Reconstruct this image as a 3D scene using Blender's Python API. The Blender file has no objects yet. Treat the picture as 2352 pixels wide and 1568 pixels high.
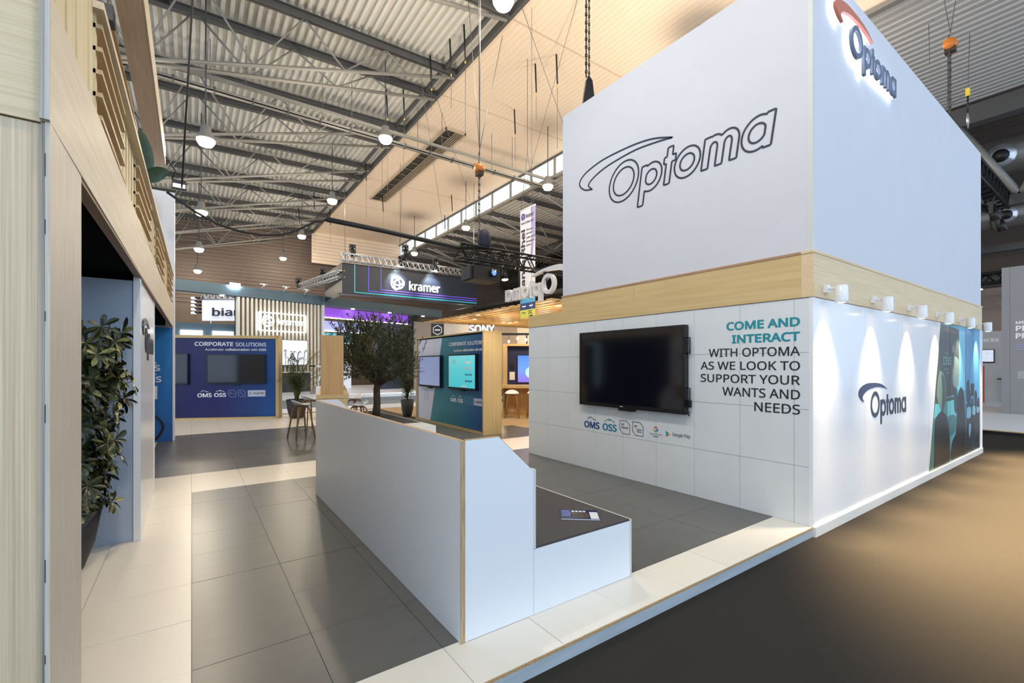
import bpy, math, random, os
import numpy as np
from mathutils import Vector, Matrix, Euler
random.seed(7)
S = bpy.context.scene
COL = S.collection
R = math.radians

# ---------------------------------------------------------------- camera, world, exposure
cam_d = bpy.data.cameras.new('camera')
cam = bpy.data.objects.new('camera', cam_d); COL.objects.link(cam)
cam_d.sensor_width = 36.0
cam_d.lens = 36.0 * 1043.0 / 2352.0
cam_d.shift_y = 54.0 / 2352.0
cam_d.clip_start = 0.05; cam_d.clip_end = 300
cam.location = (0, 0, 1.65)
cam.rotation_euler = (R(90), 0, -math.atan2(736, 1043))
S.camera = cam

W = bpy.data.worlds.new('world'); S.world = W
W.use_nodes = True
_bg = W.node_tree.nodes['Background']
_bg.inputs[0].default_value = (0.62, 0.79, 1.0, 1)
_bg.inputs[1].default_value = 2.15
S.view_settings.view_transform = 'Standard'
S.view_settings.look = 'None'
S.view_settings.gamma = 1.0
S.view_settings.use_curve_mapping = False
S.view_settings.exposure = 0.02
S.cycles.max_bounces = 4; S.cycles.diffuse_bounces = 3; S.cycles.glossy_bounces = 2; S.cycles.transmission_bounces = 2
S.cycles.caustics_reflective = False; S.cycles.caustics_refractive = False; S.cycles.adaptive_threshold = 0.045
HALL_LAMP_POWER = 300.0
STAND_LAMP_POWER = 850.0
HALL_LAMP_COLOR = (1.0, 0.88, 0.72)

# ---------------------------------------------------------------- helpers
def lin(c):
    def f(v):
        v /= 255.0
        return v / 12.92 if v <= 0.04045 else ((v + 0.055) / 1.055) ** 2.4
    return tuple(f(v) for v in c)

_M = {}
def mat(name, rgb, rough=0.5, metal=0.0, emit=0.0, emit_rgb=None, noise=0.0, nscale=20.0, bump=0.0, stretch=(1, 1, 1), rgb2=None, spec=None, coat=0.0):
    """procedural principled material; noise mixes rgb -> rgb2"""
    if name in _M: return _M[name]
    m = bpy.data.materials.new(name); m.use_nodes = True
    nt = m.node_tree; b = nt.nodes['Principled BSDF']
    c = lin(rgb)
    b.inputs['Base Color'].default_value = (*c, 1)
    b.inputs['Roughness'].default_value = rough
    b.inputs['Metallic'].default_value = metal
    if spec is not None: b.inputs['Specular IOR Level'].default_value = spec
    if coat: b.inputs['Coat Weight'].default_value = coat
    if emit:
        b.inputs['Emission Color'].default_value = (*lin(emit_rgb or rgb), 1)
        b.inputs['Emission Strength'].default_value = emit
        if name not in ('halo_light',): m.cycles.emission_sampling = 'NONE'
    if noise or bump:
        tc = nt.nodes.new('ShaderNodeTexCoord'); mp = nt.nodes.new('ShaderNodeMapping')
        mp.inputs['Scale'].default_value = stretch
        nz = nt.nodes.new('ShaderNodeTexNoise'); nz.inputs['Scale'].default_value = nscale
        nz.inputs['Detail'].default_value = 6; nz.inputs['Roughness'].default_value = 0.62
        nt.links.new(tc.outputs['Object'], mp.inputs[0]); nt.links.new(mp.outputs[0], nz.inputs['Vector'])
        if noise:
            c2 = lin(rgb2) if rgb2 else tuple(v * (1 - noise) for v in c)
            rp = nt.nodes.new('ShaderNodeValToRGB')
            rp.color_ramp.elements[0].position = 0.32; rp.color_ramp.elements[1].position = 0.68
            rp.color_ramp.elements[0].color = (*c2, 1); rp.color_ramp.elements[1].color = (*c, 1)
            nt.links.new(nz.outputs['Fac'], rp.inputs[0]); nt.links.new(rp.outputs[0], b.inputs['Base Color'])
        if bump:
            bp = nt.nodes.new('ShaderNodeBump'); bp.inputs['Strength'].default_value = bump; bp.inputs['Distance'].default_value = 0.01
            nt.links.new(nz.outputs['Fac'], bp.inputs['Height']); nt.links.new(bp.outputs[0], b.inputs['Normal'])
    _M[name] = m
    return m

def wood(name, rgb, rgb2, axis='z', fine=45, rough=0.5, k=0.035):
    st = {'x': (k, 1, 1), 'y': (1, k, 1), 'z': (1, 1, k)}[axis]
    return mat(name, rgb, rough, noise=1, rgb2=rgb2, nscale=fine, stretch=st, bump=0.06)

def gradient(name, stops, axis=0, lo=0.0, hi=1.0, rough=0.45, emit=0.0, noise=0.0):
    """flat print: colour ramp along an object axis between lo and hi"""
    m = bpy.data.materials.new(name); m.use_nodes = True
    nt = m.node_tree; b = nt.nodes['Principled BSDF']
    b.inputs['Roughness'].default_value = rough
    tc = nt.nodes.new('ShaderNodeTexCoord'); sp = nt.nodes.new('ShaderNodeSeparateXYZ'); mr = nt.nodes.new('ShaderNodeMapRange')
    mr.inputs['From Min'].default_value = lo; mr.inputs['From Max'].default_value = hi
    rp = nt.nodes.new('ShaderNodeValToRGB')
    el = rp.color_ramp.elements
    while len(el) < len(stops): el.new(0.5)
    for e, (p, c) in zip(el, stops):
        e.position = p; e.color = (*lin(c), 1)
    nt.links.new(tc.outputs['Object'], sp.inputs[0]); nt.links.new(sp.outputs[axis], mr.inputs['Value'])
    src = mr.outputs[0]
    if noise:
        nz = nt.nodes.new('ShaderNodeTexNoise'); nz.inputs['Scale'].default_value = 1.3
        ma = nt.nodes.new('ShaderNodeMath'); ma.operation = 'MULTIPLY_ADD'; ma.inputs[1].default_value = noise
        sb = nt.nodes.new('ShaderNodeMath'); sb.operation = 'SUBTRACT'; sb.inputs[1].default_value = 0.5
        nt.links.new(tc.outputs['Object'], nz.inputs['Vector']); nt.links.new(nz.outputs['Fac'], sb.inputs[0])
        nt.links.new(sb.outputs[0], ma.inputs[0]); nt.links.new(mr.outputs[0], ma.inputs[2]); src = ma.outputs[0]
    nt.links.new(src, rp.inputs[0]); nt.links.new(rp.outputs[0], b.inputs['Base Color'])
    if emit:
        nt.links.new(rp.outputs[0], b.inputs['Emission Color']); b.inputs['Emission Strength'].default_value = emit; m.cycles.emission_sampling = 'NONE'
    return m

XF = {}
def tag(o, label=None, cat=None, group=None, kind=None):
    if label: o['label'] = label
    if cat: o['category'] = cat
    if group: o['group'] = group
    if kind: o['kind'] = kind
    return o

def thing(name, label, cat, loc=(0, 0, 0), rz=0.0, group=None, kind=None):
    o = bpy.data.objects.new(name, None); COL.objects.link(o)
    o.empty_display_size = 0.1
    o.location = loc; o.rotation_euler = (0, 0, rz)
    XF[o.name] = Matrix.Translation(loc) @ Matrix.Rotation(rz, 4, 'Z')
    return tag(o, label, cat, group, kind)

class MB:
    def __init__(s): s.v = []; s.f = []; s.sm = False
    def add(s, vs, fs):
        n = len(s.v); s.v += [tuple(p) for p in vs]; s.f += [tuple(i + n for i in f) for f in fs]; return s
    def box(s, x0, x1, y0, y1, z0, z1):
        vs = [(x, y, z) for z in (z0, z1) for y in (y0, y1) for x in (x0, x1)]
        return s.add(vs, [(0, 2, 3, 1), (4, 5, 7, 6), (0, 1, 5, 4), (2, 6, 7, 3), (0, 4, 6, 2), (1, 3, 7, 5)])
    def obox(s, M, x0, x1, y0, y1, z0, z1):
        vs = [M @ Vector((x, y, z)) for z in (z0, z1) for y in (y0, y1) for x in (x0, x1)]
        return s.add(vs, [(0, 2, 3, 1), (4, 5, 7, 6), (0, 1, 5, 4), (2, 6, 7, 3), (0, 4, 6, 2), (1, 3, 7, 5)])
    def tube(s, pts, r, n=8, cap=True, r2=None):
        pts = [Vector(p) for p in pts]; k = len(pts); rings = []
        base = len(s.v); prev = None
        for i, p in enumerate(pts):
            t = (pts[min(i + 1, k - 1)] - pts[max(i - 1, 0)]).normalized()
            if prev is None:
                up = Vector((0, 0, 1)) if abs(t.z) < 0.9 else Vector((1, 0, 0))
                a = t.cross(up).normalized()
            else:
                a = (prev - t * prev.dot(t)).normalized()
            prev = a; b = t.cross(a)
            rr = r if r2 is None else r + (r2 - r) * i / max(k - 1, 1)
            if isinstance(r, (list, tuple)): rr = r[i]
            for j in range(n):
                an = 2 * math.pi * j / n + math.pi / n
                s.v.append(tuple(p + (a * math.cos(an) + b * math.sin(an)) * rr))
        for i in range(k - 1):
            for j in range(n):
                a0 = base + i * n + j; a1 = base + i * n + (j + 1) % n
                s.f.append((a0, a1, a1 + n, a0 + n))
        if cap:
            s.f.append(tuple(base + j for j in reversed(range(n))))
            s.f.append(tuple(base + (k - 1) * n + j for j in range(n)))
        return s
    def prism(s, poly, o, ex, ey, en):
        """polygon (a,b) in plane o + a*ex + b*ey, extruded by vector en"""
        o, ex, ey, en = map(Vector, (o, ex, ey, en)); n = len(poly)
        lo = [o + ex * a + ey * b for a, b in poly]; hi = [p + en for p in lo]
        fs = [tuple(range(n)), tuple(range(2 * n - 1, n - 1, -1))]
        fs += [(i, i + n, (i + 1) % n + n, (i + 1) % n) for i in range(n)]
        return s.add(lo + hi, fs)
    def lathe(s, prof, c, n=20, cap=True):
        base = len(s.v); c = Vector(c)
        for r, z in prof:
            for j in range(n):
                an = 2 * math.pi * j / n
                s.v.append((c.x + r * math.cos(an), c.y + r * math.sin(an), c.z + z))
        for i in range(len(prof) - 1):
            for j in range(n):
                a0 = base + i * n + j; a1 = base + i * n + (j + 1) % n
                s.f.append((a0, a1, a1 + n, a0 + n))
        if cap:
            s.f.append(tuple(base + j for j in reversed(range(n))))
            k = base + (len(prof) - 1) * n
            s.f.append(tuple(k + j for j in range(n)))
        return s
    def quad(s, a, b, c, d): return s.add([a, b, c, d], [(0, 1, 2, 3)])
    def mesh(s, name, inv=None):
        me = bpy.data.meshes.new(name)
        vs = s.v if inv is None else [tuple(inv @ Vector(p)) for p in s.v]
        me.from_pydata(vs, [], s.f)
        me.validate(); 
        if s.sm: me.shade_smooth()
        me.update()
        return me
    def build(s, name, material, parent=None, label=None, fix=True):
        inv = XF[parent.name].inverted() if parent is not None else None
        me = s.mesh(name, inv)
        if fix:
            import bmesh
            bm = bmesh.new(); bm.from_mesh(me); bmesh.ops.recalc_face_normals(bm, faces=bm.faces); bm.to_mesh(me); bm.free()
        return link(name, me, material, parent, label)

def link(name, me, material, parent=None, label=None):
    o = bpy.data.objects.new(name, me); COL.objects.link(o)
    if material is not None:
        if not me.materials: me.materials.append(material)
    if parent is not None:
        o.parent = parent; XF[o.name] = XF[parent.name]
    else:
        XF[o.name] = Matrix.Identity(4)
    if label: o['label'] = label
    return o

def smooth(mb): mb.sm = True; return mb

def copy_tree(o, parent=None):
    c = o.copy(); COL.objects.link(c)
    if parent is not None: c.parent = parent
    for ch in list(o.children): copy_tree(ch, c)
    return c

# ---- text (outline font shipped with Blender), fitted into a box on a plane
_font = [None]
def font():
    if _font[0] is None:
        try:
            p = os.path.join(bpy.utils.system_resource('DATAFILES'), 'fonts', 'NotoSansHebrew-Regular.woff2')
            _font[0] = bpy.data.fonts.load(p)
        except Exception:
            _font[0] = False
    return _font[0] or None

def text_mesh(s, track=1.0, res=3):
    c = bpy.data.curves.new('t', 'FONT'); c.body = s; c.size = 1.0; c.fill_mode = 'BOTH'
    f = font()
    if f: c.font = f
    c.resolution_u = res; c.space_character = track
    c.extrude = 0.0005
    o = bpy.data.objects.new('t', c)
    me = bpy.data.meshes.new_from_object(o)
    bpy.data.objects.remove(o); bpy.data.curves.remove(c)
    return me

def lettering(s, o, ex, ey, width=None, height=None, depth=0.004, bold=0.012, track=1.0, mater=None, parent=None, name='lettering', label=None, shear=0.0, split=False):
    """fit text: lower-left corner of its ink at o, width along unit ex, height along unit ey; depth proud along ex x ey"""
    me = text_mesh(s, track=track)
    o, ex, ey = Vector(o), Vector(ex).normalized(), Vector(ey).normalized(); en = ex.cross(ey)
    n = len(me.vertices); co = np.empty(n * 3); me.vertices.foreach_get('co', co); co = co.reshape(-1, 3)
    faces = [tuple(p.vertices) for p in me.polygons]; bpy.data.meshes.remove(me)
    if bold:   # heavier weight: the glyphs shifted a hair around a circle
        k = 8; allc = []; allf = []
        for i in range(k):
            an = 2 * math.pi * i / k; allc.append(np.column_stack((co[:, 0] + bold * math.cos(an), co[:, 1] + bold * math.sin(an), np.where(co[:, 2] > 0, 1 + .12 * i, 0))))
            allf += [tuple(v + i * n for v in f) for f in faces]
        co = np.concatenate(allc); faces = allf
    lo, hi = co.min(0), co.max(0); d = hi - lo
    sx = (width / d[0]) if width else None; sy = (height / d[1]) if height else None
    if sx is None: sx = sy
    if sy is None: sy = sx
    inv = XF[parent.name].inverted() if parent is not None else Matrix.Identity(4)
    B = np.array((ex, ey, en)); a = (co[:, 0] - lo[0]) * sx; b = (co[:, 1] - lo[1]) * sy
    q = np.outer(a + shear * b, B[0]) + np.outer(b, B[1]) + np.outer(np.where(co[:, 2] > .5, co[:, 2], np.where(co[:, 2] > 0, 1.0, 0.0)) * depth, B[2]) + np.array(o)
    Mi = np.array(inv); q = q @ Mi[:3, :3].T + Mi[:3, 3]
    groups = [None]
    if split:
        iv = sorted((min(a[list(f)]), max(a[list(f)])) for f in faces); cuts = []; end = iv[0][1]
        for x0, x1 in iv:
            if x0 - end > 0.17 * sx: cuts.append((x0 + end) / 2)
            end = max(end, x1)
        edges = [-1e9] + cuts + [1e9]; groups = list(zip(edges, edges[1:]))
    r = None
    for g in groups:
        fs = faces if g is None else [f for f in faces if g[0] < a[f[0]] < g[1]]
        use = sorted({v for f in fs for v in f}); mp = {v: i for i, v in enumerate(use)}
        m2 = bpy.data.meshes.new(name); m2.from_pydata([tuple(q[v]) for v in use], [], [tuple(mp[v] for v in f) for f in fs]); m2.update()
        r = link(name, m2, mater, parent, label)
    return r

# ---- swoosh word mark drawn as a signed distance field, traced to contours
_SW_OUT = [(0.23, .366), (.052, .41), (-.083, .534), (.014, .659), (.349, .741), (.751, .752), (1.099, .732), (1.374, .684), (1.662, .586)]
_SW_IN = [(1.662, .586), (1.429, .622), (1.082, .655), (0.77, .645), (0.46, .609), (.226, .536), (.135, .455), (.23, .366)]
def catmull(p, n=8):
    p = [np.array(q, float) for q in p]; out = []
    for i in range(len(p) - 1):
        p0 = p[max(i - 1, 0)]; p1 = p[i]; p2 = p[i + 1]; p3 = p[min(i + 2, len(p) - 1)]
        for k in range(n):
            t = k / n
            out.append(0.5 * ((2 * p1) + (-p0 + p2) * t + (2 * p0 - 5 * p1 + 4 * p2 - p3) * t * t + (-p0 + 3 * p1 - 3 * p2 + p3) * t ** 3))
    out.append(p[-1]); return [tuple(q) for q in out]

def _trace(f, x0, x1, y0, y1, st):
    xs = np.arange(x0, x1, st); ys = np.arange(y0, y1, st)
    Xg, Yg = np.meshgrid(xs, ys, indexing='ij'); V = f(Xg, Yg); I = V < 0
    idx = I[:-1, :-1] * 1 + I[1:, :-1] * 2 + I[1:, 1:] * 4 + I[:-1, 1:] * 8
    cells = np.argwhere((idx > 0) & (idx < 15))
    tab = {1: [(3, 0)], 2: [(0, 1)], 3: [(3, 1)], 4: [(1, 2)], 5: [(3, 2), (1, 0)], 6: [(0, 2)], 7: [(3, 2)], 8: [(2, 3)], 9: [(2, 0)], 10: [(0, 3), (2, 1)], 11: [(2, 1)], 12: [(1, 3)], 13: [(1, 0)], 14: [(0, 3)]}
    nxt = {}; pos = {}
    def ekey(i, j, e):
        return [('h', i, j), ('v', i + 1, j), ('h', i, j + 1), ('v', i, j)][e]
    def epos(k):
        t, i, j = k
        a = V[i, j]; b = V[i + 1, j] if t == 'h' else V[i, j + 1]; s = a / (a - b)
        return (xs[i] + (st * s if t == 'h' else 0), ys[j] + (0 if t == 'h' else st * s))
    for i, j in cells:
        for a, b in tab[int(idx[i, j])]:
            ka, kb = ekey(i, j, a), ekey(i, j, b); nxt[ka] = kb
            pos[ka] = epos(ka); pos[kb] = epos(kb)
    loops = []
    while nxt:
        k0 = next(iter(nxt)); lp = []; k = k0
        while k in nxt:
            lp.append(pos[k]); k = nxt.pop(k)
        if len(lp) > 8: loops.append(lp[::2])
    return loops

def word_contours():
    def ell(x, y, cx, cy, rx, ry):
        q = np.sqrt(((x - cx) / rx) ** 2 + ((y - cy) / ry) ** 2); return (q - 1) * min(rx, ry)
    def ring(x, y, cx, cy, rx, ry, ix, iy): return np.maximum(ell(x, y, cx, cy, rx, ry), -ell(x, y, cx, cy, ix, iy))
    def box(x, y, a, b, c, d): return np.maximum(np.maximum(a - x, x - b), np.maximum(c - y, y - d))
    mn = np.minimum
    def O(x, y): return ring(x, y, .877, .283, .272, .283, .192, .192)
    def p(x, y): return mn(box(x, y, 1.2, 1.293, -.17, .37), ring(x, y, 1.38, .187, .173, .187, .093, .098))
    def t(x, y): return mn(box(x, y, 1.612, 1.698, 0, .475), box(x, y, 1.572, 1.752, .275, .36))
    def o(x, y): return ring(x, y, 1.936, .186, .183, .187, .102, .1)
    def m(x, y):
        a = mn(box(x, y, 2.158, 2.245, 0, .37), mn(box(x, y, 2.338, 2.425, 0, .24), box(x, y, 2.518, 2.605, 0, .24)))
        for c in (2.2915, 2.4715):
            a = mn(a, np.maximum(ring(x, y, c, .225, .1335, .147, .0465, .065), .225 - y))
        return a
    def a(x, y): return mn(box(x, y, 2.9, 2.99, 0, .37), ring(x, y, 2.815, .186, .175, .187, .095, .1))
    L = []
    for f, x0, x1 in ((O, .55, 1.2), (p, 1.15, 1.6), (t, 1.53, 1.8), (o, 1.7, 2.16), (m, 2.1, 2.66), (a, 2.6, 3.04)):
        L.append(_trace(f, x0, x1, -.22, .62, .008))
    return L
_WC = word_contours()
_SWO = catmull(_SW_OUT) ; _SWI = catmull(_SW_IN)
SWOOSH = _SWO + _SWI[1:-1]

def fill_loops(loops, depth):
    c = bpy.data.curves.new('f', 'CURVE'); c.dimensions = '2D'; c.fill_mode = 'BOTH'; c.extrude = depth / 2
    for lp in loops:
        sp = c.splines.new('POLY'); sp.points.add(len(lp) - 1); sp.use_cyclic_u = True
        for q, (x, y) in zip(sp.points, lp): q.co = (x, y, 0, 1)
    o = bpy.data.objects.new('f', c); me = bpy.data.meshes.new_from_object(o)
    bpy.data.objects.remove(o); bpy.data.curves.remove(c)
    return me

def place_mesh(me, o, ex, ey, s, off, shear, parent):
    o, ex, ey = Vector(o), Vector(ex).normalized(), Vector(ey).normalized(); en = ex.cross(ey)
    inv = XF[parent.name].inverted() if parent is not None else Matrix.Identity(4)
    for v in me.vertices:
        x, y, z = v.co
        v.co = inv @ (o + ex * ((x + shear * y) * s) + ey * (y * s) + en * (z + off))
    me.update()

def word_mark(o, ex, ey, s, mat_letters, mat_swoosh, parent, depth=0.01, off=0.006, shear=0.0, swoosh=True, names=('logo_letter', 'logo_swoosh')):
    for lps in _WC:
        me = fill_loops(lps, depth); place_mesh(me, o, ex, ey, s, off + depth / 2, shear, parent)
        link(names[0], me, mat_letters, parent)
    if swoosh:
        me = fill_loops([SWOOSH], depth); place_mesh(me, o, ex, ey, s, off + depth / 2, shear, parent)
        link(names[1], me, mat_swoosh, parent)

def word_outline(o, ex, ey, s, width, m, parent, shear):
    o, ex, ey = Vector(o), Vector(ex).normalized(), Vector(ey).normalized(); en = ex.cross(ey)
    def ribbon(mb, lp):
        n = len(lp); P = [np.array((x + shear * y, y)) * s for x, y in lp]
        out = []; w = width / 2
        for i in range(n):
            t = P[(i + 1) % n] - P[i - 1]; l = np.hypot(*t) or 1; nn = np.array((-t[1], t[0])) / l
            out.append((P[i] + nn * w, P[i] - nn * w))
        vs = []
        for a, b in out:
            for q, h in ((a, 0.001), (b, 0.001), (a, 0.006), (b, 0.006)):
                vs.append(o + ex * q[0] + ey * q[1] + en * h)
        fs = []
        for i in range(n):
            a = 4 * i; b = 4 * ((i + 1) % n)
            fs += [(a + 2, a + 3, b + 3, b + 2), (a, a + 2, b + 2, b), (a + 1, b + 1, b + 3, a + 3)]
        mb.add(vs, fs)
    for lps in _WC:
        mb = MB()
        for lp in lps: ribbon(mb, lp)
        mb.build('logo_letter_outline', m, parent)
    mb = MB(); ribbon(mb, SWOOSH); mb.build('logo_swoosh_outline', m, parent)

def arc2(cx, cy, rx, ry, a0, a1, n=16):
    return [(cx + rx * math.cos(R(a0 + (a1 - a0) * i / n)), cy + ry * math.sin(R(a0 + (a1 - a0) * i / n))) for i in range(n + 1)]

def stroke(mb, pts, w, o, ex, ey, h=0.004, closed=False):
    """flat ribbon along 2D points in a plane"""
    o, ex, ey = Vector(o), Vector(ex).normalized(), Vector(ey).normalized(); en = ex.cross(ey)
    P = [np.array(p, float) for p in pts]; n = len(P); vs = []
    for i in range(n):
        a = P[(i - 1) % n] if (closed or i > 0) else P[i]; b = P[(i + 1) % n] if (closed or i < n - 1) else P[i]
        t = b - a; l = np.hypot(*t) or 1; nn = np.array((-t[1], t[0])) / l * w / 2
        for q in (P[i] + nn, P[i] - nn): vs.append(o + ex * q[0] + ey * q[1] + en * h)
    fs = [(2 * i, 2 * i + 1, 2 * ((i + 1) % n) + 1, 2 * ((i + 1) % n)) for i in range(n if closed else n - 1)]
    mb.add(vs, fs)

ORD = ['first', 'second', 'third', 'fourth', 'fifth', 'sixth', 'seventh', 'eighth', 'ninth', 'tenth', 'eleventh', 'twelfth', 'thirteenth', 'fourteenth', 'fifteenth', 'sixteenth']

# ================================================================ materials
m_carpet = mat('carpet', (58, 55, 52), 0.95, noise=0.45, nscale=260, bump=0.25, spec=0.1)
m_tile_w = mat('tile_white', (232, 225, 212), 0.32, noise=0.04, nscale=3, stretch=(1, 0.2, 1))
m_tile_g = mat('tile_grey', (98, 97, 94), 0.30, noise=0.16, nscale=9, stretch=(0.25, 1, 1))
m_joint = mat('joint', (112, 108, 102), 0.9)
m_white = mat('white_panel', (226, 228, 232), 0.42)
m_white_gloss = mat('white_gloss', (232, 233, 236), 0.22)
m_fabric = mat('white_fabric', (208, 208, 215), 0.85, noise=0.03, nscale=2.0)
m_wallpanel = mat('wall_panel', (221, 224, 226), 0.45, noise=0.05, nscale=2.2)
m_oak_x = wood('oak_x', (214, 186, 134), (196, 168, 116), 'x', 26)
m_oak_y = wood('oak_y', (214, 186, 134), (196, 168, 116), 'y', 26)
m_oak_z = wood('oak_z', (212, 186, 138), (194, 167, 118), 'z', 26)
m_birch_z = wood('birch_z', (210, 200, 184), (190, 178, 160), 'z', 90)
m_birch_y = wood('birch_y', (214, 202, 180), (196, 182, 158), 'y', 40)
m_birch_x = wood('birch_x', (216, 208, 190), (196, 186, 166), 'x', 50)
m_ply_edge = wood('ply_edge', (206, 178, 134), (150, 118, 82), 'z', 120)
m_ply_edge_y = wood('ply_edge_y', (206, 172, 124), (160, 122, 82), 'y', 120)
m_ply_grey = wood('ply_grey', (206, 200, 190), (128, 120, 110), 'z', 160, k=.004)
m_warmwood = wood('warm_wood', (200, 158, 98), (172, 128, 74), 'z', 30)
m_black = mat('black', (18, 18, 20), 0.45)
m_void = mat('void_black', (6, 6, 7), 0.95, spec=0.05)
m_screen = mat('dark_screen', (14, 15, 24), 0.10, spec=0.6)
m_bezel = mat('bezel', (16, 17, 19), 0.28)
m_seat = mat('seat_carpet', (74, 70, 70), 0.95, noise=0.25, nscale=160, bump=0.2)
m_steel = mat('grey_steel', (140, 137, 130), 0.5, metal=0.2)
m_purlin = mat('purlin_steel', (78, 77, 76), 0.6)
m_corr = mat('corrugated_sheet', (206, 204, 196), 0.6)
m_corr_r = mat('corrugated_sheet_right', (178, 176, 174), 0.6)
m_beige = mat('beige_plank', (226, 206, 182), 0.7)
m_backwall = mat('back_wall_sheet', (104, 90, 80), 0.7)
m_concrete = mat('concrete_panel', (112, 98, 84), 0.85, noise=0.2, nscale=3)
m_truss_black = mat('truss_black', (22, 22, 24), 0.4, metal=0.4)
m_alu = mat('truss_aluminium', (206, 206, 206), 0.3, metal=0.85)
m_cable = mat('cable', (24, 24, 25), 0.6)
m_wire = mat('steel_wire', (96, 94, 92), 0.5)
m_chain = mat('chain_steel', (86, 84, 80), 0.45, metal=0.6)
m_orange = mat('hoist_orange', (206, 118, 34), 0.4)
m_yellow = mat('yellow_tag', (216, 190, 52), 0.6)
m_lens = mat('lamp_lens', (255, 240, 205), 0.4, emit=40, emit_rgb=(255, 230, 186))
m_lens_cool = mat('lamp_lens_cool', (240, 248, 255), 0.4, emit=25, emit_rgb=(232, 244, 255))
m_lens_warm = mat('lamp_lens_warm', (255, 226, 170), 0.4, emit=22, emit_rgb=(255, 214, 150))
m_navy_ink = mat('navy_ink', (38, 44, 62), 0.5)
m_ink = mat('dark_ink', (40, 42, 50), 0.55)
m_black_ink = mat('black_ink', (34, 34, 38), 0.55)
m_teal_ink = mat('teal_ink', (30, 140, 152), 0.5)
m_white_ink = mat('white_ink', (236, 238, 242), 0.5)

# ================================================================ the hall
fl = MB().box(-18, 44, -9, 42, -0.14, -0.10).build('floor', m_carpet); tag(fl, 'dark grey carpet of the exhibition hall', None, kind='structure')

def corrugated(x0, x1, y0, y1, zf, pitch, depth, name, m):
    mb = MB(); xs = []; x = x0; k = 0
    while x < x1:
        for dx, up in ((0, 0), (pitch * .38, 0), (pitch * .5, 1), (pitch * .88, 1)):
            xs.append((x + dx, up))
        x += pitch
    for xx, up in xs:
        z = zf(xx) + depth * up
        mb.v += [(xx, y0, z), (xx, y1, z)]
    mb.f = [(2 * i, 2 * i + 1, 2 * i + 3, 2 * i + 2) for i in range(len(xs) - 1)]
    return mb.build(name, m, fix=False)
zroof = lambda x: 12.62 - 0.03 * (8.1 - x)
o = corrugated(-18, 8.1, -9, 41, zroof, 0.24, 0.10, 'ceiling', m_corr); tag(o, 'ribbed metal roof sheeting on the left side of the hall', kind='structure')
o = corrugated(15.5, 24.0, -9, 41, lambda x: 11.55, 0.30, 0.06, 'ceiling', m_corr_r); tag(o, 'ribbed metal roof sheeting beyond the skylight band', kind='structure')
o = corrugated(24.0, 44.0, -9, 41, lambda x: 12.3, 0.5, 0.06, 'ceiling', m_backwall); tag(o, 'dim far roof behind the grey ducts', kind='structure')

# beige plank ceiling: each plank a piece
ce = thing('ceiling', 'beige plank ceiling beside the ribbed roof', None, (8.1, 16, 12.5), kind='structure')
pm = MB().box(0, 0.1955, -25, 25, 0, 0.03).mesh('plank'); pm.materials.append(m_beige)
n_pl = 36
for i in range(n_pl):
    o = bpy.data.objects.new('plank', pm); COL.objects.link(o); o.parent = ce; o.location = (i * 0.2027, 0, 0)
MB().box(8.05, 15.45, -9, 41, 12.545, 12.6).build('plank_backing', mat('plank_backing', (176, 154, 128), 0.8), ce)
for k in range(7):  # faint purlin shadows painted as thin strips under the planks
    y = 11.6 + 4.9 * k
    MB().box(8.1, 15.4, y, y + 0.05, 12.492, 12.5).build('purlin_shadow', mat('purlin_shadow', (196, 174, 148), 0.8), ce)
# steel edge trim between the ribbed roof and the planks
o = MB().box(8.02, 8.14, -9, 41, 12.38, 12.7).box(7.5, 7.6, -9, 41, 12.40, 12.55).build('trim_1', m_purlin); tag(o, 'grey steel edge beam between ribbed roof and planks', kind='structure')

# ventilation grille let into the planks
v = thing('ventilation_grille', 'long dark ventilation grille let into the beige plank ceiling', 'vent', (10.0, 24, 12.45))
MB().box(9.5, 10.5, 18.7, 29.4, 12.47, 12.485).build('backing', mat('grille_dark', (40, 33, 25), 0.8), v)
mb = MB(); 
for a in (9.48, 10.46): mb.box(a, a + .06, 18.66, 29.44, 12.42, 12.5)
for b in (18.66, 29.38): mb.box(9.48, 10.52, b, b + .06, 12.42, 12.5)
mb.build('frame', mat('grille_frame', (176, 158, 134), 0.6), v)
for i in range(4): MB().box(10.02 + i * .11, 10.07 + i * .11, 18.7, 29.4, 12.43, 12.46).build('slat', mat('grille_slat', (150, 132, 108), 0.6), v)
for i in range(12): MB().box(9.52, 10.0, 19.4 + i * .86, 19.48 + i * .86, 12.43, 12.46).build('crossbar', mat('grille_bar', (96, 86, 70), 0.6), v)

# skylight band (vertical glazing)
w = thing('window_1', 'bright strip of frosted daylight windows under the roof', None, (15.45, 16, 11.4), kind='structure')
m_pane = mat('daylight_pane', (232, 240, 244), 0.4, emit=0.5, emit_rgb=(226, 238, 246), noise=0.08, nscale=1.2, stretch=(1, 5, 1))
MB().box(15.44, 15.5, -4, 8.0, 11.5, 12.42).build('blank_board', m_beige, w)
y = 8.0
while y < 40.5:
    MB().box(15.46, 15.49, y + .06, y + 1.94, 11.5, 12.42).build('pane', m_pane, w)
    MB().box(15.38, 15.5, y - .05, y + .05, 11.36, 12.5).build('mullion', m_steel, w)
    y += 2.0
MB().box(15.36, 15.52, -4, 41, 12.42, 12.56).build('head_rail', m_purlin, w)
MB().box(15.34, 15.54, -4, 41, 11.36, 11.5).build('sill_rail', m_steel, w)

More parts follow.
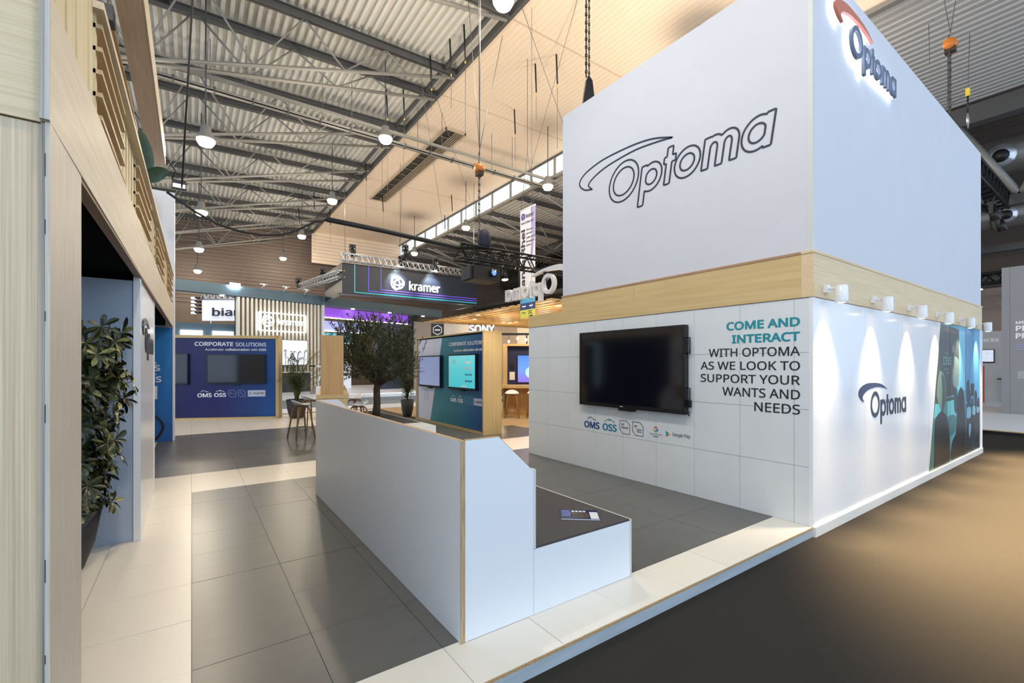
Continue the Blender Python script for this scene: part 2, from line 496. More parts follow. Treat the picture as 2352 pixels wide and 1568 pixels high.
# back wall of the hall: horizontal ribbed cladding over concrete panels
mb = MB(); z = 6.0; prof = []
while z < 12.9:
    prof += [(0, z), (0, z + .14), (.06, z + .17), (.06, z + .25)]; z += .28
for a, b in prof: mb.v += [(-18, 40.9 + a, b), (44, 40.9 + a, b)]
mb.f = [(2 * i, 2 * i + 1, 2 * i + 3, 2 * i + 2) for i in range(len(prof) - 1)]
o = mb.build('wall_back', m_backwall, fix=False); tag(o, 'brown horizontally ribbed cladding of the far hall wall', kind='structure')
o = thing('wall_back_base', 'dark concrete panels along the foot of the far wall', None, (0, 40.8, 0), kind='structure')
for i in range(26): MB().box(-18 + i * 2.4, -15.63 + i * 2.4, 40.8, 40.95, -.1, 6.0).build('panel', m_concrete, o)

o = MB().box(44, 44.2, -9, 41, -.1, 12.4).build('wall_right', m_backwall); tag(o, 'dim brown side wall of the hall', kind='structure')
# gable of warm planks under the plank ceiling
o = thing('wall_gable', 'warm plank gable closing the end of the plank ceiling', None, (8, 38.5, 9), kind='structure')
for i in range(9): MB().box(8.0, 15.4, 39.6, 39.7, 10.0 + i * .28, 10.26 + i * .28).build('plank', m_beige, o)

# roof trusses over the left bay
def roof_truss(yc, n):
    t = thing('roof_truss', 'grey tubular roof truss over the left bay, %s counted from the front' % ORD[n], 'truss', (2, yc, 10), group='trusses of the left roof bay')
    for s in (-1, 1):
        yy = yc + s * .83
        mb = MB()
        for z0, z1, hw in ((-.03, 0, .09), (-.25, -.22, .09), (-.25, 0, .02)):
            M = Matrix.Translation((8.0, yy, 12.56)) @ Matrix.Rotation(-math.atan(.03), 4, 'Y')
            mb.obox(M, -22, 0, -hw, hw, z0, z1)
        mb.build('top_chord', m_purlin, t)
    bot = {}
    def Z(x): return 12.25 - (7.9 - x) * 0.265
    for s in (-1, 1):
        Yb = lambda x, s=s: yc + s * (0.83 - (7.9 - x) / 9.0 * 0.72) if x > -1 else yc + s * .1
        bot[s] = Yb
        smooth(MB().tube([(7.9, Yb(7.9), Z(7.9)), (-1.1, Yb(-1.1), Z(-1.1)), (-5.5, Yb(-5.5), Z(-5.5))], .056, 8)).build('bottom_chord', m_steel, t)
        tops = (-2.6, 0.2, 2.8, 5.3)
        nodes = (-1.2, 1.5, 4.1, 6.2)
        for a, b in zip(tops, nodes):
            smooth(MB().tube([(a, yc + s * .83, zroof(a) - .25), (b, Yb(b), Z(b))], .034, 6)).build('diagonal', m_steel, t)
            a2 = a + 2.6
            if a2 < 7.6: smooth(MB().tube([(b, Yb(b), Z(b)), (a2, yc + s * .83, zroof(a2) - .25)], .026, 6)).build('diagonal', m_steel, t)
    return t
for n, k in enumerate(range(-1, 6)): roof_truss(15.78 + 4.9 * k - (.2 if k < 0 else 0), n)

# trusses of the right bay behind the skylights
def roof_truss_right(yc, n):
    t = thing('roof_truss', 'brown-grey roof truss past the skylight band, %s counted from the front' % ORD[n], 'truss', (19, yc, 10), group='trusses of the right roof bay')
    for s in (-1, 1):
        MB().box(15.5, 24, yc + s * .83 - .08, yc + s * .83 + .08, 11.32, 11.55).build('top_chord', m_purlin, t)
        smooth(MB().tube([(15.9, yc + s * .8, 11.3), (23.8, yc + s * .1, 9.6)], .06, 6)).build('bottom_chord', m_steel, t)
        for a, b in ((16.5, 18.3), (19.9, 18.3), (19.9, 21.6), (23.2, 21.6)):
            zb = 11.3 - (b - 15.9) * .215
            smooth(MB().tube([(a, yc + s * .83, 11.35), (b, yc + s * (.8 - (b - 15.9) * .089), zb)], .04, 6)).build('diagonal', m_steel, t)
for n, k in enumerate(range(-1, 6)): roof_truss_right(15.78 + 4.9 * k, n)

# main steel girder and ducts at the far right
g = thing('steel_girder', 'dark steel girder with braces under the roof, far right', 'girder', (24.2, 6, 9.6))
MB().box(24.0, 24.5, -9, 40.7, 10.75, 11.45).build('top_beam', m_purlin, g)
MB().box(24.0, 24.4, -9, 40.7, 7.4, 7.75).build('bottom_beam', m_purlin, g)
for i, y in enumerate((1.2, 4.4, 7.6, 10.8, 14.0)):
    smooth(MB().tube([(24.2, y, 10.8), (24.2, y + (1.6 if i % 2 else -1.6), 7.7)], .14, 6)).build('brace', m_steel, g)
    smooth(MB().tube([(24.2, y, 10.8), (24.2, y + (-1.6 if i % 2 else 1.6), 7.7)], .14, 6)).build('brace', m_steel, g)
m_duct = mat('duct', (120, 112, 104), 0.35, metal=0.6)
for i, (x, z, r) in enumerate(((27.5, 10.3, .75), (28.5, 8.1, .55))):
    dct = thing('air_duct', ('upper', 'lower')[i] + ' round metal air duct behind the girder at far right', 'duct', (x, 6, z), group='round air ducts')
    smooth(MB().tube([(x, -8, z), (x, 40, z)], r, 20)).build('pipe', m_duct, dct)
    for y in np.arange(-2, 16, 1.5): smooth(MB().tube([(x, y, z), (x, y + .08, z)], r + .03, 20)).build('seam_ring', m_duct, dct)
    for y in (1.2, 3.6, 6.0):
        nz = smooth(MB().tube([(x - r * .8, y, z - r * .2), (x - r * 1.12, y, z - r * .28)], r * .6, 16)).build('nozzle', m_alu, dct)
        smooth(MB().tube([(x - r * 1.10, y, z - r * .277), (x - r * 1.14, y, z - r * .285)], r * .34, 14)).build('nozzle_hole', m_black, nz)
gd = thing('roof_beam', 'dim brown beams in the roof space past the ducts', 'beam', (32, 6, 7))
for x, z0, z1 in ((30.5, 6.9, 7.2), (33, 9.0, 9.4), (34.5, 6.0, 6.3)): MB().box(x, x + .4, -9, 40.7, z0, z1).build('beam', m_purlin, gd)

# long cable trays under the left roof
t = thing('cable_tray', 'grey cable tray crossing under the roof, the lower of two rails', 'cable tray', (5, 17.95, 10.7))
MB().box(-14, 15.3, 17.85, 18.05, 10.66, 10.69).box(-14, 15.3, 17.85, 17.87, 10.66, 10.78).box(-14, 15.3, 18.03, 18.05, 10.66, 10.78).build('tray', m_steel, t)
for x in np.arange(-6, 15, 1.1): MB().box(x, x + .05, 17.83, 18.07, 10.64, 10.80).build('bracket', m_purlin, t)
for x in (-3, 0.5, 4, 7.8, 11.5): smooth(MB().tube([(x, 17.95, 10.78), (x, 17.95, 12.5)], .012, 5)).build('hanger', m_wire, t)
t = thing('support_rail', 'grey support rail crossing under the roof above the cable tray', 'rail', (5, 17.7, 11.0))
MB().box(-14, 15.3, 17.65, 17.75, 10.96, 11.06).build('rail', m_steel, t)
for x in (-2, 1.5, 5, 8.8, 12.5): smooth(MB().tube([(x, 17.7, 11.05), (x, 17.7, 12.5)], .012, 5)).build('hanger', m_wire, t)

# hall lamps
def hall_lamp(x, y, z, label, group, power):
    t = thing('hall_lamp', label, 'lamp', (x, y, z), group=group)
    smooth(MB().lathe([(.10, .42), (.13, .40), (.14, .25), (.24, .05), (.25, 0)], (x, y, z), 16)).build('housing', m_steel, t)
    smooth(MB().lathe([(.235, 0.02), (.23, -.06), (.17, -.16), (.02, -.20)], (x, y, z), 16)).build('lens', m_lens, t)
    smooth(MB().tube([(x, y, z + .4), (x, y, (zroof(x) + .03) if x < 8 else 12.51)], .02, 6)).build('hanger', m_purlin, t)
    ld = bpy.data.lights.new('hall_lamp_light', 'POINT'); ld.energy = power; ld.color = HALL_LAMP_COLOR; ld.shadow_soft_size = .22
    lo = bpy.data.objects.new('light', ld); COL.objects.link(lo); lo.parent = t; lo.location = (0, 0, -.45)
rows = ((0.34, 8.2, 'left row'), (5.69, 9.8, 'middle row'), (13.25, 9.8, 'right row'))
for x, z, rn in rows:
    n = 0
    for y in (0.9, 8.4, 15.95, 23.5, 31.1, 38.3):
        if (x == 13.25 and y > 35) or (x == 0.34 and 5 < y < 12) or (x > 5 and y < 5): continue
        if y > 12: lab = 'glowing warm hall lamp hanging in the %s, %s from the front' % (rn, ORD[n]); n += 1
        else: lab = 'warm hall lamp of the %s high above the stand, %s' % (rn, 'over the aisle' if y < -3 else 'over the platform edge' if y < 3 else 'over the benches')
        hall_lamp(x, y, z, lab, 'hall lamps under the roof', 560.0 if y < 5 else STAND_LAMP_POWER if y < 12 else HALL_LAMP_POWER)

# unseen spotlights added above the seating to brighten the tower
def added_spot(p, target, power, n):
    p = Vector(p); d = (Vector(target) - p).normalized()
    t = thing('added_spotlight', 'added unseen spotlight high over the seating area, %s one' % n, 'spotlight', tuple(p), group='added spotlights over the seating area')
    smooth(MB().tube([p - d * .25, p + d * .1], [.08, .13], 12)).build('body', m_black, t)
    smooth(MB().tube([p + d * .1, p + d * .104], .11, 12)).build('lens', m_lens, t)
    smooth(MB().tube([p - d * .1, (p.x, p.y, zroof(p.x) + .03)], .015, 6)).build('drop_pole', m_black, t)
    ld = bpy.data.lights.new('added_spot', 'SPOT'); ld.energy = power; ld.color = (1, .97, .93); ld.spot_size = R(78); ld.spot_blend = .7; ld.shadow_soft_size = .12
    lo = bpy.data.objects.new('light', ld); COL.objects.link(lo); lo.parent = t; lo.location = d * .16
    lo.rotation_euler = d.to_track_quat('-Z', 'Y').to_euler()
added_spot((0.5, 3.0, 8.0), (5.1, 3.2, 3.0), 190, 'front')
added_spot((0.5, 5.5, 8.0), (5.1, 5.2, 3.0), 240, 'rear')

# ================================================================ stand platform
PY0 = 2.015
pf = thing('floor_platform', 'raised stand platform of white and grey tiles', None, (2.5, 8, 0), kind='structure')
MB().box(-2.4, 5.25, PY0 + .01, 17.2, -0.10, -0.012).box(5.2, 8.4, 6.5, 12.0, -0.10, -0.012).build('base', m_joint, pf)
mb = MB().box(-2.4, 5.2, PY0 - .003, PY0 + .012, -0.10, -0.022); mb.build('edge_board', mat('edge_board', (178, 186, 192), 0.6, noise=0.2, nscale=7, stretch=(.3, 1, 2)), pf)
MB().box(-2.4, 5.2, PY0 - .004, PY0 + .02, -0.022, -0.004).build('edge_trim', m_ply_edge_y, pf)
G = 0.6; gap = 0.0014
def tile_mesh(w, d, m):
    me = MB().box(gap, w - gap, gap, d - gap, -0.014, 0).mesh('tile'); me.materials.append(m); return me
TW, TG = tile_mesh(G, G, m_tile_w), tile_mesh(G, G, m_tile_g)
FW = tile_mesh(G, 2.4 - PY0, m_tile_w)
rt = random.Random(3)
def put_tile(me, x, y):
    o = bpy.data.objects.new('tile', me); COL.objects.link(o); o.parent = pf
    o.location = (x - 2.5, y - 8, rt.uniform(-.0012, .0004))
for i in range(-4, 9): put_tile(FW, i * G, PY0)
for j in range(4, 28):
    for i in range(-4, 14):
        x, y = i * G, j * G
        if x > 5.0 and y < 6.5: continue
        if x < -1.3 and (y < 4 or y > 6): continue
        if x > 4.9 and y > 13: continue
        if i >= 10 and y > 10: continue
        if x < -.7 and y > 13: continue
        if i >= 12: continue
        if y < 7.15: w = i < 0
        elif y < 8.35: w = True
        elif y < 13.15: w = (i < -1)
        else: w = True
        put_tile(TW if w else TG, x, y)

# ================================================================ the white tower of the stand
XA, YB, XE = 5.168, 2.015, 12.905
tw = thing('exhibition_tower', 'tall white stand tower with wooden band and large outlined logo', 'tower', (9, 4, 0))
core = MB().box(XA + .02, XE, YB + .02, 6.76, -.1, 2.345).box(XA + .02, XE - .01, YB + .02, 5.81, 2.79, 5.86)
core.build('body', m_white, tw)
# lower wall towards the seating: separate panels
ys = [2.023, 2.187, 2.766, 3.344, 3.920, 4.501, 5.073, 5.645, 6.224, 6.775]
zs = [0.0, 0.60, 1.19, 1.78, 2.343]
for a, b in zip(ys, ys[1:]):
    for c, e in zip(zs, zs[1:]):
        MB().box(XA, XA + .02, a + .0018, b - .0018, c + .0018, e - .0018).build('wall_panel', m_wallpanel, tw)
MB().box(XA + .012, XA + .03, 2.02, 6.775, 0, 2.343).build('panel_backing', m_joint, tw)
MB().box(XA - .002, XA + .05, YB - .006, YB + .03, -.1, 2.345).build('corner_trim', m_white_gloss, tw)
# wooden band
MB().box(XA - .012, XA + .2, YB + .101, 4.29, 2.347, 2.795).build('wood_band', m_oak_y, tw)
MB().box(XA - .012, XA + .2, 4.293, 5.83, 2.347, 2.795).build('wood_band', m_oak_y, tw)
MB().box(XA - .010, XA + .2, 5.832, 6.78, 2.347, 2.56).build('wood_band', m_oak_y, tw)
m_band_b = wood('band_birch', (228, 204, 164), (210, 184, 142), 'x', 50, k=.02)
for a, b in ((XA - .012, 8.1), (8.103, 10.6), (10.603, XE + .01)):
    MB().box(a, b, YB - .014, YB + .1, 2.347, 2.795).build('wood_band', m_band_b, tw)
mb = MB().box(XA - .02, XA + .2, YB + .101, 5.84, 2.795, 2.82); mb.build('band_lip', wood('lip_wood', (190, 150, 112), (160, 122, 88), 'y', 50), tw)
MB().box(XA - .02, XE + .02, YB - .022, YB + .1, 2.795, 2.82).build('band_lip', m_band_b, tw)
# upper fabric box
MB().box(XA, XA + .02, YB + .045, 5.82, 2.82, 5.877).build('fabric_face', m_fabric, tw)
MB().box(XA + .05, XE, YB, YB + .02, 2.82, 5.877).build('fabric_face', m_fabric, tw)
MB().box(XA - .003, XA + .05, YB - .003, YB + .045, 2.82, 5.877).build('corner_trim', mat('corner_trim_grey', (206, 208, 204), 0.4), tw)
# outlined word mark on the upper face (read along -y)
word_outline((XA, 5.411, 4.055), (0, -1, 0), (0, 0, 1), 1.0, 0.022, m_navy_ink, tw, 0.155)
# front wall panels, lower
fx = [XA + .05, 6.62, 8.02, 9.3]
for a, b in zip(fx, fx[1:]): MB().box(a, b - .004, YB, YB + .02, 0.0, 2.343).build('front_panel', m_white_gloss, tw)
z0, z1 = 0.0, 2.343
xb, xt = 9.29, 9.96
MB().prism([(9.3, z0), (xb + .002, z0), (xt, z1), (9.3, z1)], (0, YB, 0), (1, 0, 0), (0, 0, 1), (0, .02, 0)).build('front_panel', m_white_gloss, tw)
MB().box(12.79, XE, YB - .005, YB + .02, 0, 2.343).build('corner_trim', m_white, tw)
MB().box(XA, XE + .02, YB - .03, YB + .02, -.1, 0.0).build('base_board', mat('base_board', (226, 222, 214), 0.5), tw)
MB().box(XE, XE + .02, YB - .02, 6.7, -.1, 2.343).build('end_wall', m_white, tw)

# headline lettering
for s_, l, t_, b_, mm, bo in (('COME AND', 2.925, 2.154, 2.054, m_teal_ink, .030), ('INTERACT', 2.859, 2.000, 1.900, m_teal_ink, .030), ('WITH OPTOMA', 3.148, 1.846, 1.746, m_black_ink, .008), ('AS WE LOOK TO', 3.257, 1.692, 1.593, m_black_ink, .008), ('SUPPORT YOUR', 3.257, 1.541, 1.441, m_black_ink, .008), ('WANTS AND', 2.975, 1.391, 1.288, m_black_ink, .008), ('NEEDS', 2.599, 1.237, 1.132, m_black_ink, .008)):
    lettering(s_, (XA, l, b_), (0, -1, 0), (0, 0, 1), l - 2.13, t_ - b_, .002, bo, mater=mm, parent=tw, name='headline_lettering', split=True)

def badge_pair(o, ex, ey, w, h, ink, parent, words):
    """cut-corner outline badge with two lines of small print"""
    mb = MB(); c = .3 * w
    stroke(mb, [(0, h), (w - c, h), (w, h - c), (w, 0), (c, 0), (0, c)], .012 * (h / .19), o, ex, ey, .003, True)
    parent = mb.build('badge_outline', ink, parent, fix=False)
    O = Vector(o); ex_, ey_ = Vector(ex).normalized(), Vector(ey).normalized(); en = ex_.cross(ey_) * .001
    lettering('aws', O + ex_ * w * .16 + ey_ * h * .68 + en, ex, ey, w * .27, None, .002, .01, mater=ink, parent=parent, name='badge_lettering')
    mb = MB(); stroke(mb, arc2(w * .3, h * .68, w * .15, h * .09, 200, 340, 8), .005 * (h / .19), o, ex, ey, .003); mb.build('badge_smile', ink, parent, fix=False)
    for k, wd in enumerate(words):
        lettering(wd, O + ex_ * w * (.16 if len(words) == 1 else .4) + ey_ * h * (.40 - .14 * k) + en, ex, ey, w * (.70 if len(words) == 1 else .46), None, .002, .008, mater=ink, parent=parent, name='badge_lettering')

def cloud_logo(word, o, ex, ey, w, h, ink, parent, dots):
    parent = lettering(word, o, ex, ey, w, h, .002, .03, mater=ink, parent=parent, name='logo_lettering')
    mb = MB()
    if dots:
        for a in range(20, 161, 20):
            r = .016 if a in (80, 100) else .010
            c = (w * .5 + w * .34 * math.cos(R(a)), h * 1.15 + h * .42 * math.sin(R(a)))
            stroke(mb, arc2(c[0], c[1], r * .5 * w / .3, r * .5 * w / .3, 0, 330, 8), r * w / .3, o, ex, ey, .003, True)
    else:
        stroke(mb, arc2(w * .42, h * 1.2, w * .17, h * .42, 175, 20, 12), .010 * w / .3, o, ex, ey, .003)
        stroke(mb, arc2(w * .66, h * 1.18, w * .12, h * .2, 120, 0, 8), .010 * w / .3, o, ex, ey, .003)
    mb.build('cloud_mark', ink, parent, fix=False)

m_blue_ink = gradient('oms_ink', [(0, (20, 60, 120)), (1, (30, 90, 150))], 2, -4, 4)
YN = (0, -1, 0); ZU = (0, 0, 1)
cloud_logo('OMS', (XA, 5.302, .651), YN, ZU, .331, .108, mat('oms_blue', (22, 66, 128), .5), tw, False)
cloud_logo('OSS', (XA, 4.905, .652), YN, ZU, .285, .108, mat('oss_teal', (24, 122, 150), .5), tw, True)
m_badge = mat('badge_ink', (92, 96, 104), .6)
badge_pair((XA, 4.562, .647), YN, ZU, .187, .189, m_badge, tw, ['PARTNER'])
badge_pair((XA, 4.323, .649), YN, ZU, .187, .189, m_badge, tw, ['Qualified', 'Software'])
# four-colour letter mark and play mark
def g_mark(o, ex, ey, r, w, parent):
    for nm, a0, a1 in (((222, 74, 56), 150, 45), ((246, 186, 44), 150, 215), ((58, 164, 88), 215, 315), ((66, 128, 232), 315, 365)):
        mb = MB(); stroke(mb, arc2(r, r, r - w / 2, r - w / 2, a0, a1, 12), w, o, ex, ey, .003)
        if nm[2] == 232: stroke(mb, [(r, r * 1.02), (2 * r, r * 1.02)], w * .9, o, ex, ey, .003)
        mb.build('letter_mark', mat('mark_%d' % nm[0], nm, .5), parent, fix=False)
g_mark((XA, 3.962, .737), YN, ZU, .038, .016, tw)
lettering('Google for Education', (XA, 4.029, .695), YN, ZU, .205, None, .002, 0, mater=m_badge, parent=tw)
lettering('Partner', (XA, 3.965, .668), YN, ZU, .085, None, .002, .01, mater=m_badge, parent=tw)
def play_mark(o, ex, ey, w, h, parent):
    O = Vector(o); ex_, ey_ = Vector(ex).normalized(), Vector(ey).normalized(); en = ex_.cross(ey_)
    c = (w * .42, h * .5)
    for nm, tri in (((38, 150, 210), [(0, 0), c, (0, h)]), ((58, 170, 96), [(0, h), c, (w * .7, h * .66)]), ((228, 84, 66), [(0, 0), (w * .7, h * .34), c]), ((248, 190, 48), [(w * .7, h * .34), (w, h * .5), (w * .7, h * .66), c])):
        MB().prism(tri, O + en * .001, ex_, ey_, en * .002).build('play_mark', mat('play_%d' % nm[0], nm, .5), parent)
play_mark((XA, 3.763, .693), YN, ZU, .075, .082, tw)
lettering('Google Play', (XA, 3.662, .706), YN, ZU, .262, .058, .002, .004, mater=m_badge, parent=tw)

# flat word mark on the front, lower
m_front_ink = mat('front_mark', (44, 50, 66), 0.45)
word_mark((6.455, YB, .998), (1, 0, 0), (0, 0, 1), .575, m_front_ink, mat('front_swoosh', (40, 48, 84), .45), tw, .003, .0005)
# back-lit word mark on the front, upper
m_halo = mat('halo_light', (255, 255, 255), .5, emit=9, emit_rgb=(236, 244, 255))
word_mark((5.60, YB, 5.12), (1, 0, 0), (0, 0, 1), .63, m_halo, m_halo, tw, .008, .03, names=('halo_strip', 'halo_strip'))
word_mark((5.60, YB, 5.12), (1, 0, 0), (0, 0, 1), .63, mat('halo_letter', (96, 108, 128), .5), mat('halo_swoosh', (196, 112, 92), .4), tw, .03, .045)

# printed mural (flat print on the front wall): classroom with silhouettes
m_mural = gradient('mural_print', [(0, (60, 108, 96)), (.3, (70, 128, 128)), (.55, (86, 176, 206)), (.8, (62, 128, 176)), (1, (84, 166, 210))], 0, .35, 3.7, .35, noise=.12)
mu = thing('classroom_mural', 'classroom mural print with dark pupil silhouettes, right end of tower front', 'mural', (9.0, YB, 0))
MB().prism([(xb + .004, z0), (12.788, z0), (12.788, z1), (xt + .004, z1)], (0, YB - .002, 0), (1, 0, 0), (0, 0, 1), (0, .02, 0)).build('print_panel', m_mural, mu)
def flat(name, poly, m, h):
    MB().prism(poly, (0, YB - .0022 - h, 0), (1, 0, 0), (0, 0, 1), (0, .0008, 0)).build(name, m, mu)
m_board = mat('mural_board', (46, 52, 50), .35); m_sil = mat('mural_silhouette', (26, 24, 26), .35)
m_sil2 = mat('mural_silhouette_soft', (40, 52, 60), .35); m_cyan = mat('mural_cyan', (96, 190, 196), .35); m_pale = mat('mural_pale', (150, 190, 186), .35)
def blob(cx, cz, rx, rz, n=18): return [(cx + rx * math.cos(2 * math.pi * k / n), cz + rz * math.sin(2 * math.pi * k / n)) for k in range(n)]
def sm(poly, n=4): return catmull(poly + [poly[0]], n)[:-1]
def clampz(poly): return [(min(x, 12.78), max(z, .012)) for x, z in poly]
flat('blackboard', [(9.61, 1.1), (10.77, 1.13), (11.14, 1.44), (11.14, 2.28), (9.95, 2.31)], m_board, .0005)
flat('blue_wall', [(11.14, 1.2), (11.6, 1.2), (11.6, 2.26), (11.14, 2.28)], mat('mural_blue_light', (108, 186, 214), .35), .0004)
flat('board_ledge', [(9.61, 1.04), (10.85, 1.04), (10.81, 1.10), (9.63, 1.10)], mat('mural_ledge', (58, 64, 60), .35), .0008)
flat('wall_patch', [(9.54, .8), (9.63, 1.03), (9.91, 1.02), (9.97, .9), (9.66, .82)], m_cyan, .0009)
flat('wall_patch', [(10.36, 1.04), (10.86, 1.05), (10.92, .78), (10.63, .72), (10.39, .78)], m_cyan, .0009)
flat('teacher_shape', sm([(10.79, 1.81), (11.03, 1.77), (11.14, 1.68), (11.12, 1.44), (11.03, 1.27), (10.74, 1.3), (10.7, 1.52), (10.77, 1.66)]), mat('mural_teacher', (108, 128, 122), .35), .0012)
flat('teacher_shape', sm([(10.7, 2.05), (10.83, 2.06), (10.92, 2.0), (10.9, 1.86), (10.77, 1.78), (10.68, 1.84), (10.63, 1.95)]), mat('mural_teacher_head', (66, 70, 64), .35), .0014)
flat('teacher_shape', sm([(10.69, 1.98), (10.80, 1.99), (10.82, 1.90), (10.74, 1.86), (10.68, 1.90)]), mat('mural_teacher_face', (120, 126, 112), .35), .0017)
lettering('SCIENCE', (10.06, YB - .0045, 1.655), (1, 0, 0), ZU, .52, .13, .001, .0, mater=m_pale, parent=mu)
mb = MB()
for k, (x_, z_, w_) in enumerate(((10.2, 1.84, .22), (10.16, 1.58, .3), (10.24, 1.52, .22))):
    stroke(mb, [(x_ + w_ * q / 8, z_ + .018 * (-1) ** q) for q in range(9)], .008, (0, YB - .0045, 0), (1, 0, 0), ZU, .0005)
mb.build('chalk_scribble', m_pale, mu, fix=False)
flat('pupil_shape', sm([(9.9, 1.56), (10.1, 1.51), (10.24, 1.35), (10.24, 1.14), (10.16, 1.0), (9.97, .92), (9.80, 1.06), (9.71, 1.17), (9.78, 1.39)]), mat('mural_hair_pale', (112, 138, 116), .35), .0016)
flat('pupil_shape', sm([(9.98, 1.50), (10.14, 1.45), (10.22, 1.30), (10.20, 1.05), (10.1, .9), (9.98, .9), (10.04, 1.2)]), mat('mural_hair_shade', (58, 66, 54), .35), .0019)
flat('pupil_shape', clampz(sm([(9.56, .012), (9.59, .55), (9.66, .79), (9.97, .89), (10.29, .8), (10.46, .54), (10.5, .2), (10.42, .012)])), m_sil, .0021)
flat('pupil_shape', sm([(10.39, .78), (10.67, .8), (10.95, .73), (10.92, .52), (10.5, .45)]), mat('mural_dim_teal', (58, 110, 112), .35), .0012)
flat('pupil_shape', sm([(10.81, 1.26), (10.99, 1.22), (11.03, .92), (10.92, .8), (10.79, .93)]), m_sil2, .0018)
flat('pupil_shape', clampz(sm([(11.28, 1.26), (11.47, 1.16), (11.54, .95), (11.62, .56), (11.7, .32), (11.7, .012), (10.65, .012), (10.65, .31), (10.92, .48), (11.01, .88), (11.06, 1.14)])), m_sil, .0023)
flat('desk_shape', clampz([(11.69, .012), (12.78, .012), (12.78, .89), (12.54, .94), (12.19, .88), (11.93, .95), (11.66, .92)]), m_sil2, .0010)
for p in ([(11.73, 1.35), (11.89, 1.37), (11.93, 1.23), (12.03, 1.03), (11.98, .91), (11.81, .9), (11.69, 1.08)], [(12.35, 1.14), (12.47, 1.16), (12.56, 1.04), (12.53, .9), (12.36, .88), (12.31, 1.01)], [(12.1, 1.0), (12.2, 1.02), (12.24, .92), (12.18, .84), (12.08, .86)], [(12.62, 1.0), (12.72, 1.0), (12.75, .9), (12.66, .84), (12.6, .9)]):
    flat('pupil_shape', sm(p), mat('mural_pupil_far', (34, 44, 54), .35), .0016)
flat('desk_shape', [(12.03, 1.06), (12.28, 1.06), (12.32, 1.29), (12.03, 1.30)], m_sil, .0014)
for p in ([(11.72, .86), (11.89, .87), (12.03, .83), (12.02, .68), (11.72, .67)], [(12.15, .86), (12.32, .87), (12.41, .8), (12.36, .69), (12.17, .72)], [(12.5, .84), (12.73, .81), (12.71, .73), (12.53, .72)], [(11.89, .54), (12.03, .54), (12.02, .41), (11.92, .28), (11.87, .4)]):
    flat('shirt_shape', sm(p), mat('mural_shirt', (116, 172, 194), .35), .0019)
for p in ([(11.75, .66), (12.1, .68), (12.05, .3), (11.75, .3)], [(12.12, .70), (12.42, .66), (12.4, .25), (12.15, .25)], [(12.45, .7), (12.78, .72), (12.78, .2), (12.5, .2)]):
    flat('desk_shape', sm(p), m_sil, .0013)
flat('desk_shape', [(12.28, .2), (12.68, .21), (12.65, .5), (12.28, .51)], mat('mural_monitor', (44, 48, 56), .35), .0024)
for xx in (10.52, 11.62, 12.2): flat('panel_joint', [(xx, 0.005), (xx + .012, 0.005), (xx + .012, 2.34), (xx, 2.34)], m_joint, .0026)

# wall washers along the wooden band
for i, x in enumerate((5.43, 6.81, 8.20, 9.62, 11.05, 12.45)):
    lab = 'white cylindrical wall light on the wooden band, %s from the tower corner' % ORD[i]
    wl = thing('wall_light', lab, 'wall light', (x, YB - .014, 2.45), group='wall lights along the wooden band')
    smooth(MB().lathe([(.055, 0), (.058, .01), (.058, .17), (.05, .175)], (x, 1.85, 2.29), 18)).build('shade', m_white_gloss, wl)
    smooth(MB().lathe([(.048, 0), (.02, -.004)], (x, 1.85, 2.292), 16)).build('lens', m_lens_warm, wl)
    smooth(MB().tube([(x, 1.89, 2.44), (x, 2.0, 2.45)], .012, 8)).build('arm', m_white_gloss, wl)
    MB().box(x - .035, x + .035, 1.965, 2.001, 2.405, 2.485).build('bracket', m_white_gloss, wl)
    for nm, en_, sz, tilt in (('wall_beam', 270, 70, 13), ('added_floor_beam', 4000, 100, -41)):  # second, outward beam added to each lamp to brighten the carpet
        ld = bpy.data.lights.new(nm, 'SPOT'); ld.energy = en_; ld.color = (1.0, .80, .54) if tilt > 0 else (1.0, .72, .38); ld.spot_size = R(sz); ld.spot_blend = 1.0; ld.shadow_soft_size = .045
        lo = bpy.data.objects.new('light', ld); COL.objects.link(lo); lo.parent = wl; lo.location = (0, 1.85 - (YB - .014), 2.285 - 2.45); lo.rotation_euler = (R(tilt), 0, 0)

